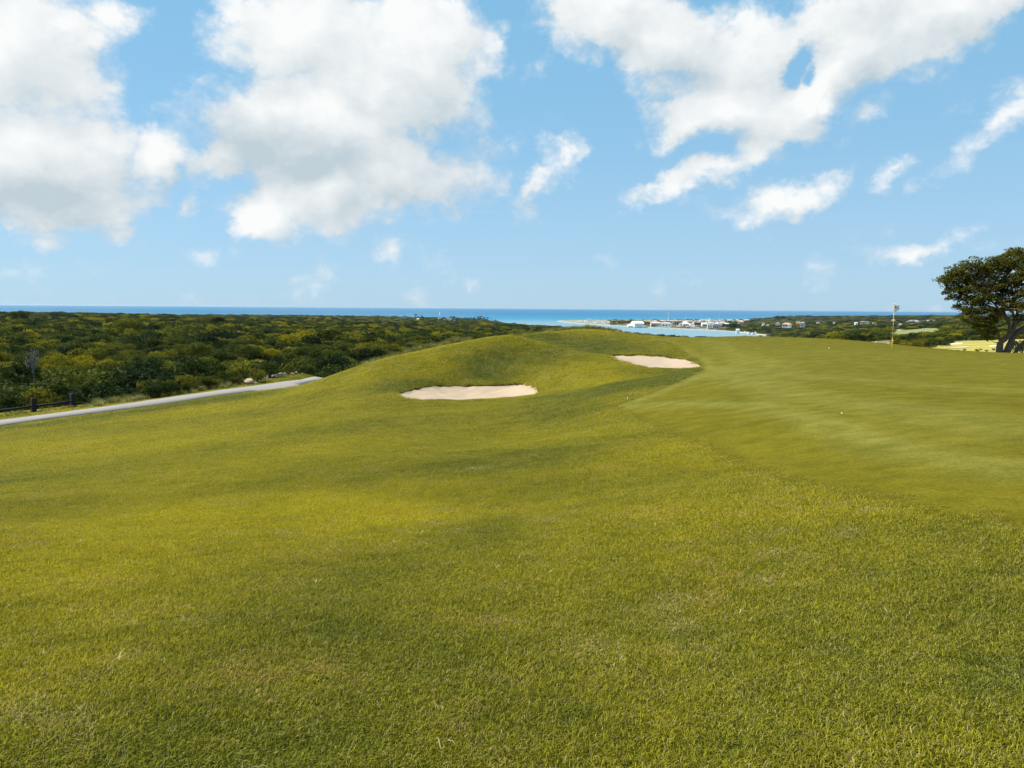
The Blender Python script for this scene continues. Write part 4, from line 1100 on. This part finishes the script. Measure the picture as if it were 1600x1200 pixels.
house(672.5,676.5,509.6,511.4,'white','white','flat','tiny white shed left of the black roofed house',D_=1750)
house(646,648.5,510.6,512,'white','grey','flat','tiny white shed further left in the wood below the skyline houses',D_=1700)
house(630,632.5,510.4,511.7,'white','grey','flat','tiny white shed leftmost in the wood below the skyline houses',D_=1750)
house(1521.5,1527.5,509.8,512.5,'cream','white','gable','pale house glimpsed left of the hanging foliage of the big tree',D_=1700)
house(1554,1559,509.4,511.8,'white','white','gable','small white house glimpsed behind the big tree, left of its thin upright limb',D_=1750)
house(1565,1569,510,512.6,'white','white','flat','bright white house glimpsed between the limbs of the big tree',D_=1720)
house(1475,1481,505.4,508.6,'white','grey','gable','grey white barn at the far end of the field beyond the flag',D_=2100)
house(1497,1508,504.8,506.6,'white','grey','flat','long low pale roof in the wood left of the big tree',D_=2150)
# rows that nothing tells apart
for k_ in range(34):
    px = 1004 + 160 * k_ / 33 + rng.normal(0, 1.6); yb = 502.6 + rng.random() * 1.6; w_ = 4 + 4 * rng.random(); c = [('white', 'white', 'flat'), ('pink', 'pinkish', 'hip'), ('cream', 'pinkish', 'gable'), ('white', 'pinkish', 'hip')][int(rng.integers(0, 4))]
    if px > 1132: yb -= .6
    house(px, px + w_, yb - 2.6 - rng.random(), yb, *c, label='small pale house in the crowded back rows of the town across the bay', group='houses in the back rows of the town', windows=0)
for k_ in range(30):
    px = 1017 + 118 * k_ / 29 + rng.normal(0, 1.5); yb = 505.0 + rng.random() * 3.5; w_ = 4 + 3.5 * rng.random(); c = [('white', 'white', 'flat'), ('white', 'grey', 'hip'), ('pink', 'pinkish', 'hip'), ('white', 'white', 'gable')][int(rng.integers(0, 4))]
    house(px, px + w_, yb - 2.6 - rng.random(), yb, *c, label='small white or pink house half hidden by trees in the middle rows of the town', group='houses in the middle rows of the town')
for k_ in range(15):
    px = 1417 + 44 * k_ / 14; yb = 501.6 + rng.random() * 1.4 + (.8 if k_ % 3 == 0 else 0); w_ = 2.4 + 2.5 * rng.random()
    house(px, px + w_, yb - 1.8, yb, 'white', 'white', 'flat', label='tiny white building in the row beyond the far fields right of the flag', group='white buildings beyond the fields', D_=2750)
for k_ in range(14):
    px = 1442 + 36 * k_ / 13 + rng.normal(0, .6); w_ = 1.5 + 1.2 * rng.random()
    house(px, px + w_, 512.9, 514.7, 'white', 'white', 'flat', label='tiny white shed in the line along the field hedge right of the flag', group='white sheds along the field hedge', D_=1560)
house(1427,1455,503,504.3,'white','white','flat','long low white wall like building across the top of the far field',D_=2560,rz=0,dep=8)
for k_ in range(12):
    px = 1185 + 140 * rng.random(); yb = 505 + 5 * rng.random(); house(px, px + 3 + 2 * rng.random(), yb - 2, yb, 'cream', 'pinkish', 'hip', label='tiny cream house buried in the woods between the bay and the flag', group='cream houses in the woods', D_=2250 + rng.random() * 400)

# dark tree clumps of the waterfront
def clump(px0, px1, yt, yb, n, label, group):
    for k_ in range(n):
        px = px0 + (px1 - px0) * (k_ + .5) / n + rng.normal(0, .4); y_ = yb - (k_ % 2) * 1.6; p = on_plane(px, y_, 1.0); D_ = math.hypot(p[0], p[1])
        H_ = (y_ - yt) / F * D_ * (.85 + .3 * rng.random()); w_ = (px1 - px0) / n * 2.0 / F * D_ / 8.4; o = empty('broadleaf_tree', p, rng.random() * 6, label=label, cat='tree', group=group)
        o.scale = (w_, w_, H_ / 8.0); obj('crown', LO[k_ % 4].data, o)
clump(953, 986, 500.2, 507.6, 16, 'dark dense tree in the clump at the root of the marina spit', 'dark trees left of the white hall')
clump(1004, 1016, 501, 510, 8, 'dark tree in the clump between the white hall and the broad villa', 'dark trees right of the white hall')
clump(1052, 1061, 503, 511, 6, 'dark tree in the clump left of the tall middle white house', 'dark trees left of the tall middle house')
clump(1084, 1096, 502.5, 511, 8, 'dark tree in the clump left of the gabled house on the waterfront', 'dark trees in the middle of the waterfront')
clump(1130, 1150, 504.5, 514, 10, 'tree in the grove behind the right end of the beach', 'trees behind the right end of the beach')
# quay spit clutter
for k_ in range(30):
    px = 897 + 64 * k_ / 29 + rng.normal(0, .8); yb = 502.6 + (px - 897) * .045 + rng.random() * 1.2; w_ = 1.5 + 2.6 * rng.random()
    house(px, px + w_, yb - 1.3 - 1.2 * rng.random(), yb, 'white', 'white', ['flat', 'gable'][k_ % 2], label='little white shed or store on the quay of the marina spit', group='sheds on the marina quay')

# town tower and lighthouse
def lighthouse(px, ytop, ybase, D_, label, name, cat, w_m=3.2):
    p = at(px, ybase, D_); H_ = (ybase - ytop) / F * D_; o = empty(name, p, 0, label=label, cat=cat)
    mb = MB(); mb.tube([(0, 0, -3), (0, 0, H_ * .3), (0, 0, H_ * .78)], [w_m, w_m * .85, w_m * .62], 14); obj('tower', mb.me('tower', WALLS['white'], True), o)
    mb = MB(); mb.tube([(0, 0, H_ * .78), (0, 0, H_ * .80)], w_m * .95, 14); obj('gallery', mb.me('gallery', WALLS['grey']), o)
    mb = MB(); mb.tube([(0, 0, H_ * .80), (0, 0, H_ * .90)], w_m * .5, 12); obj('lantern', mb.me('lantern', WALLS['white']), o)
    mb = MB(); mb.tube([(0, 0, H_ * .90), (0, 0, H_ * .96), (0, 0, H_)], [w_m * .6, w_m * .25, .1], 12); obj('cupola', mb.me('cupola', ROOFS['dark']), o)
lighthouse(687.3, 484.8, 497, 3200, 'slender white lighthouse standing above the trees against the sea', 'lighthouse', 'lighthouse', 2.4)
lighthouse(1108.4, 496, 501.5, 3600, 'little white tower with a pointed cap rising over the town centre', 'clock_tower', 'tower', 3.0)
def mast(px, yt, yb, mt, label, r_=.8, z=1.5):
    p = on_plane(px, yb, z); D_ = math.hypot(p[0], p[1]); H_ = (yb - yt) / F * D_; mb = MB(); mb.tube([(0, 0, -1), (0, 0, H_ * .5), (0, 0, H_)], [r_ * 1.2, r_, r_ * .6], 6)
    for k_ in (.55, .75): mb.box((0, 0, H_ * k_), (r_ * 5, r_ * .8, r_ * .8))
    tag(obj('mast', mb.me('mast', mt), None, tuple(p)), label, 'mast')
mast(1044, 487.8, 501.5, WALLS['white'], 'tallest white mast standing over the left half of the town', 1.0)
mast(1071.5, 491.8, 502, WALLS['white'], 'thin white mast over the middle of the town', .7)
mast(1104.4, 490.8, 501, WALLS['grey'], 'dark mast just left of the little white tower', .8)
mast(1123.5, 491.5, 501.5, WALLS['white'], 'faint white mast right of the little white tower', .6)

# boats
def boat(px, py, L_, sail, label, group=None, mh=0, rz=0.0):
    p = on_plane(px, py, 0); o = empty('sailing_boat' if sail else 'motor_yacht', p, -math.atan2(p[0], p[1]) + rz, label=label, cat='boat', group=group)
    V_ = []; st_ = ((-.5, .16), (-.2, .19), (.2, .16), (.42, .07), (.5, .005))
    for x, w_ in st_:
        for s_, z in ((-1, .11 + max(0, x) * .08), (-.6, -.03), (.6, -.03), (1, .11 + max(0, x) * .08)): V_.append((x * L_, s_ * w_ * L_ * .8, z * L_))
    Fq = [(4 * i + j, 4 * i + j + 1, 4 * i + j + 5, 4 * i + j + 4) for i in range(4) for j in range(3)] + [(4 * i + 3, 4 * i, 4 * i + 4, 4 * i + 7) for i in range(4)] + [(0, 3, 2, 1)]
    obj('hull', mesh('hull', V_, Fq, WALLS['white']), o); mb = MB()
    if sail: mb.box((-.05 * L_, 0, .15 * L_), (.4 * L_, .16 * L_, .07 * L_), 0, 0, .85)
    else:
        mb.box((-.05 * L_, 0, .17 * L_), (.62 * L_, .24 * L_, .11 * L_), 0, 0, .92); mb.box((-.08 * L_, 0, .26 * L_), (.4 * L_, .2 * L_, .08 * L_), 0, 0, .85); mb.box((-.1 * L_, 0, .33 * L_), (.18 * L_, .12 * L_, .05 * L_))
    obj('cabin', mb.me('cabin', WALLS['white']), o)
    if mh: mb = MB(); mb.tube([(0, 0, .1 * L_), (0, 0, mh)], [.35, .2], 6); obj('mast', mb.me('mast', WALLS['white']), o)
boat(922.5, 503.6, 46, False, 'largest white motor yacht moored in the middle of the marina spit', mh=20)
boat(941, 504.6, 34, False, 'white motor yacht near the landward end of the marina spit'); boat(947, 505.3, 30, False, 'white motor yacht moored nearest the dark tree clump at the root of the spit')
for k_, (px, mh) in enumerate(((913.5, 22), (916.5, 26), (926.6, 28), (930, 20), (935, 19), (938.5, 20), (951.5, 34), (955, 28), (958, 24), (919, 18), (944, 22))):
    boat(px, 503.2 + (px - 913) * .045, 17, True, 'small white sailing boat with a thin mast moored in the marina', 'sailing boats moored in the marina', mh)
for k_, (px, py) in enumerate(((1168, 519.5), (1172, 520.6), (1177, 521.2), (1181, 520), (1164, 518.6))):
    boat(px, py + 1.2, 13, False, 'small white boat moored below the right end of the beach', 'small boats below the end of the beach', 0, .4 * k_)

# palms
def palm_meshes():
    mb = MB(); mb.tube([(0, 0, -1), (.2, 0, 5), (0, 0, 10)], [.35, .28, .22], 6); tr = mb.me('trunk', BARK); V_ = []; Fq = []
    for k_ in range(14):
        a = k_ / 14 * 6.28; L_ = 3.2; el = .5 * math.sin(k_ * 2.3); pts = [(math.cos(a) * L_ * u_, math.sin(a) * L_ * u_, 10 + L_ * (u_ * (.5 + el) - .9 * u_ * u_)) for u_ in (0, .35, .7, 1)]
        s_ = (-math.sin(a), math.cos(a)); b0 = len(V_)
        for (x, y, z), w_ in zip(pts, (.3, .8, .7, .1)): V_ += [(x - s_[0] * w_, y - s_[1] * w_, z - .2), (x, y, z), (x + s_[0] * w_, y + s_[1] * w_, z - .2)]
        for i in range(3): Fq += [(b0 + 3 * i, b0 + 3 * i + 1, b0 + 3 * i + 4, b0 + 3 * i + 3), (b0 + 3 * i + 1, b0 + 3 * i + 2, b0 + 3 * i + 5, b0 + 3 * i + 4)]
    return mesh('crown', V_, Fq, LEAF), tr
PC, PT = palm_meshes()
def palm(px, yt, D_, label, group, k_=1.0):
    p = at(px, yt, D_); gz_ = g1(p[0], p[1]); H_ = max(6, p[2] - gz_); o = empty('palm_tree', (p[0], p[1], gz_), px, label=label, cat='palm', group=group); s_ = H_ / 11
    o.scale = (s_ * k_, s_ * k_, s_); obj('crown', PC, o); obj('trunk', PT, o)
for px, yt in ((649.5, 490.6), (659.3, 493), (704.5, 494), (709, 493.8), (747, 494.2), (751.5, 493.4), (757, 495.2), (762, 495.6), (735, 495.5), (741, 495.4), (768, 497.4), (774, 499)):
    palm(px, yt, 3250, 'dark palm sticking up from the wooded shore on either side of the lighthouse', 'palms along the lighthouse shore', 1.3)
for px, yt in ((1155.5, 498), (1147, 499), (1134, 499.4), (1076, 498.6), (1080, 498.6), (1087, 498.2), (1040.8, 499)):
    palm(px, yt, 3700, 'small dark palm rising over the roofs of the town', 'palms over the town', 1.3)
for px, yt in ((1214.5, 493.9), (1217, 494), (1222.5, 492.8), (1225.5, 493.6), (1233, 492.8), (1237, 493), (1243.8, 491.8), (1211, 495), (1268, 492.6), (1300, 494)):
    palm(px, yt, 3650, 'dark palm on the wooded skyline right of the bay', 'palms on the skyline right of the bay', 1.3)

# ------------------------------------------------------------------ air
m = bpy.data.materials.new('air'); m.use_nodes = True; t = NT(m.node_tree); t.n.remove(t.n['Principled BSDF'])
v = t.new('ShaderNodeVolumePrincipled'); v.inputs['Color'].default_value = (.60, .80, 1.0, 1); v.inputs['Density'].default_value = HAZE; v.inputs['Anisotropy'].default_value = .2
t.l.new(v.outputs[0], t.n['Material Output'].inputs['Volume'])
mb = MB(); mb.box((0, 40000, 32), (170000, 84000, 80)); tag(obj('haze', mb.me('haze', m)), 'thin pale sea haze', None, None, 'stuff')

# ------------------------------------------------------------------ sun and sky
SUN_AZ, SUN_EL = math.radians(-74), math.radians(48)
sl = bpy.data.lights.new('sun', 'SUN'); sl.energy = 4.3; sl.angle = math.radians(.5); sl.color = (1.0, .93, .80)
so = bpy.data.objects.new('sun', sl); COL.objects.link(so)
sd_ = Vector((math.sin(SUN_AZ) * math.cos(SUN_EL), math.cos(SUN_AZ) * math.cos(SUN_EL), math.sin(SUN_EL)))
so.rotation_euler = sd_.to_track_quat('Z', 'Y').to_euler(); so.location = (0, 0, 150)

wd = bpy.data.worlds.new('World'); scene.world = wd; wd.use_nodes = True; t = NT(wd.node_tree); t.n.clear()
sky = t.new('ShaderNodeTexSky', sky_type='NISHITA'); sky.sun_disc = False; sky.sun_elevation = SUN_EL; sky.sun_rotation = SUN_AZ; sky.altitude = 60; sky.air_density = 1.0; sky.dust_density = .6; sky.ozone_density = 2.0
tc = t.new('ShaderNodeTexCoord').outputs['Generated']; sp = t.new('ShaderNodeSeparateXYZ'); t.put(sp.inputs[0], t.vm('NORMALIZE', tc))
azn = t.math('ARCTAN2', sp.outputs[0], sp.outputs[1]); eln = t.math('ARCSINE', sp.outputs[2])
cb = t.new('ShaderNodeCombineXYZ'); t.put(cb.inputs[0], azn); t.put(cb.inputs[1], eln); ae = cb.outputs[0]
# the noise domain: clouds get flatter towards the horizon
nv = t.new('ShaderNodeCombineXYZ'); t.put(nv.inputs[0], azn); t.put(nv.inputs[1], t.math('MULTIPLY', eln, 1.25)); nvo = nv.outputs[0]
def warp(vec, sc_, am, det=4, rough=.5):
    w_ = t.noise(nvo, sc_, det, rough, 'Color'); w_ = t.vm('SUBTRACT', w_, (.5, .5, .5)); return t.vm('ADD', vec, t.vm('SCALE', w_, am))
def blob(vec, px, py, rx, ry, rot=0):
    a, e_ = azel(px, py); k_ = 1 / F / (1 + ((px - 800) ** 2 + (py - 600) ** 2) / F ** 2) ** .55
    mp = t.new('ShaderNodeMapping', vector_type='TEXTURE'); t.put(mp.inputs['Vector'], vec)
    mp.inputs['Location'].default_value = (a, e_, 0); mp.inputs['Rotation'].default_value = (0, 0, math.radians(rot)); mp.inputs['Scale'].default_value = (rx * k_, ry * k_, 1)
    g_ = t.new('ShaderNodeTexGradient', gradient_type='SPHERICAL'); t.put(g_.inputs[0], mp.outputs[0]); return g_.outputs['Fac']
CL = [(10,70,225,190,0,1),(30,240,225,110,0,1),(125,45,95,75,0,.8),(130,150,90,80,0,.6),(238,258,105,52,28,.8),(70,300,265,48,0,.75),(285,320,28,52,-10,.5),(75,355,38,36,0,.35),(195,350,70,36,10,.28),(185,10,90,50,0,.45),
      (480,40,225,140,0,1),(640,100,180,160,0,1),(480,200,240,115,8,1),(590,270,225,95,0,.95),(430,328,85,64,-12,.85),(510,295,160,85,0,.85),(660,295,130,75,0,.75),(745,170,80,95,0,.45),(725,270,130,120,0,.5),(350,240,100,50,25,.8),(545,140,180,150,0,.8),(790,225,50,40,30,.3),(690,35,130,60,10,.6),
      (950,20,200,80,-12,.9),(1060,60,190,100,-20,1),(1160,90,240,130,0,1),(1310,60,290,125,8,1),(1130,165,185,80,12,1),(1075,200,110,44,12,.85),(1250,150,190,85,24,1),(1460,30,240,95,15,1),(1560,0,170,70,12,.9),(1370,190,95,50,20,.45),(880,50,100,55,-35,.5),
      (1080,284,200,34,15,.62),(1178,238,90,44,28,.58),(1215,315,140,42,14,.66),(1283,285,62,38,20,.5),(885,245,72,62,55,.5),(840,290,95,36,48,.42),
      (1545,222,180,56,32,.38),(1600,165,110,95,0,.42),(1392,275,68,36,38,.4),(630,390,56,30,0,.33),(320,408,48,28,30,.3),(1435,366,120,28,18,.38),(820,120,60,40,0,.2),(860,40,80,40,0,.4),(1200,260,90,30,20,.22),(960,300,120,22,8,.3)]
# general scattered cloud away from the picture's part of the sky
nd = t.vm('NORMALIZE', tc); off = t.ramp(t.math('ABSOLUTE', azn), .72, .95); hi = t.ramp(eln, .52, .66)
gen = t.math('MULTIPLY', t.math('SUBTRACT', t.noise(nd, 2.6, 6, .6), .44), t.math('MULTIPLY', t.math('MAXIMUM', off, hi), 2.6)); gen = t.math('MULTIPLY', gen, t.ramp(eln, .05, .25))
def density(dx, dy, fine=True):
    """cloud thickness towards the direction moved by dx, dy"""
    v0 = t.vm('ADD', ae, (dx, dy, 0)) if dx or dy else ae
    n0 = t.vm('ADD', nvo, (dx, dy * 1.25, 0)) if dx or dy else nvo
    w1 = t.vm('SUBTRACT', t.noise(n0, 5, 3, .5, 'Color'), (.5, .5, .5)); w2 = t.vm('SUBTRACT', t.noise(n0, 15, 5 if fine else 2, .65, 'Color'), (.5, .5, .5))
    v = t.vm('ADD', t.vm('ADD', v0, t.vm('SCALE', w1, .10)), t.vm('SCALE', w2, .060))
    d = None
    for px, py, rx, ry, rot, w_ in CL:
        if not fine and w_ < .6: continue
        q_ = t.math('MULTIPLY', blob(v, px, py, rx, ry, rot), w_ * 1.4 if w_ > .7 else w_ * 1.3); d = q_ if d is None else t.math('SMOOTH_MAX', d, q_, .10)
    d = t.math('SUBTRACT', d, t.math('MAXIMUM', t.math('MULTIPLY', blob(v, 1262, 82, 34, 60, -32), 1.5), t.math('MULTIPLY', blob(v, 1290, 88, 30, 40, 10), 1.2))); d = t.math('MAXIMUM', d, gen)
    f1 = t.noise(n0, 9, 12 if fine else 5, .68); f2 = t.noise(n0, 3.6, 3, .5)
    vo = t.new('ShaderNodeTexVoronoi', feature='SMOOTH_F1'); t.put(vo.inputs['Vector'], t.vm('ADD', n0, t.vm('SCALE', w2, .05))); vo.inputs['Scale'].default_value = 15; vo.inputs['Detail'].default_value = 3 if fine else 1; vo.inputs['Roughness'].default_value = .6; vo.inputs['Smoothness'].default_value = .6
    e = t.math('ADD', d, t.math('ADD', t.math('MULTIPLY', t.math('SUBTRACT', f1, .5), 1.0), t.math('MULTIPLY', t.math('SUBTRACT', f2, .5), .35)))
    if fine: e = t.math('ADD', e, t.math('MULTIPLY', t.math('SUBTRACT', .42, vo.outputs['Distance']), .42))
    return e, d, f2
den, d, f2 = density(0, 0)
mask = t.ramp(den, -.12, .42)
mask = t.math('MULTIPLY', mask, t.ramp(d, .0, .12))
# shade of the clouds: greyer where more cloud stands between them and the sun
e1, _d, _f = density(-.020, .032, False)
self_ = t.math('SUBTRACT', e1, den)
GR = [(400,222,130,56,-8,1.1),(500,262,160,36,5,.8),(60,310,250,48,0,.8),(90,235,160,60,0,.45),(640,300,140,40,10,.5),(725,260,110,100,0,.7),(360,245,90,30,10,.8),(1150,100,200,60,20,.42),(1290,75,150,50,20,.4),(1020,25,170,50,0,.4),(960,298,80,20,5,.6),(830,318,70,30,30,.7),
      (430,150,120,60,0,.25),(1330,25,220,40,0,.35),(250,290,70,30,0,.3),(1330,120,120,30,25,.3)]
g_ = None
wg = warp(ae, 9, .08, 5, .6)
for px, py, rx, ry, rot, w_ in GR:
    q_ = t.math('MULTIPLY', blob(wg, px, py, rx * 1.35, ry * 1.5, rot), w_); g_ = q_ if g_ is None else t.math('MAXIMUM', g_, q_)
shade = t.math('ADD', t.math('MULTIPLY', g_, .98), t.math('MULTIPLY', self_, .85))
shade = t.math('ADD', shade, t.math('ADD', t.math('MULTIPLY', t.math('SUBTRACT', f2, .5), .4), t.math('MULTIPLY', t.math('SUBTRACT', t.noise(nvo, 8, 6, .6), .5), .8)))
cloud = t.mix(t.ramp(shade, -.18, 1.15, smooth=False), CLOUD_LIT, CLOUD_SHADE)
# blue of the clear sky: the physical sky, tinted a little by height
skyc = t.mix(1.0, sky.outputs[0], t.mix(t.ramp(eln, 0.0, .55, smooth=False), (.33, .50, .80), (.33, .53, .58)), 'MULTIPLY')
grad = t.mix(t.ramp(eln, 0.0, .20, smooth=False), (3.0, 4.25, 5.15), (2.0, 3.68, 5.0)); grad = t.mix(t.ramp(eln, .18, .50, smooth=False), grad, (1.28, 3.22, 4.95)); grad = t.mix(t.ramp(eln, .6, 1.4), grad, (.7, 1.9, 3.6))
skyc = t.mix(.78, skyc, grad)
c = t.mix(t.math('MULTIPLY', mask, .97), skyc, cloud)
bg = t.new('ShaderNodeBackground'); t.put(bg.inputs[0], c); bg.inputs[1].default_value = .1
ow = t.new('ShaderNodeOutputWorld'); t.l.new(bg.outputs[0], ow.inputs[0])
wd.cycles.sampling_method = 'MANUAL'; wd.cycles.sample_map_resolution = 512

scene.view_settings.view_transform = 'Standard'; scene.view_settings.look = 'None'; scene.view_settings.gamma = 1; scene.view_settings.exposure = EXPOSURE
scene.cycles.max_bounces = 6; scene.cycles.diffuse_bounces = 3; scene.cycles.glossy_bounces = 2; scene.cycles.transmission_bounces = 3; scene.cycles.volume_bounces = 0
scene.cycles.use_denoising = True; scene.cycles.denoiser = 'OPENIMAGEDENOISE'; scene.cycles.denoising_input_passes = 'RGB_ALBEDO_NORMAL'; scene.cycles.denoising_prefilter = 'ACCURATE'
scene.cycles.use_adaptive_sampling = True; scene.cycles.adaptive_threshold = .015
scene.cycles.sample_clamp_indirect = 4
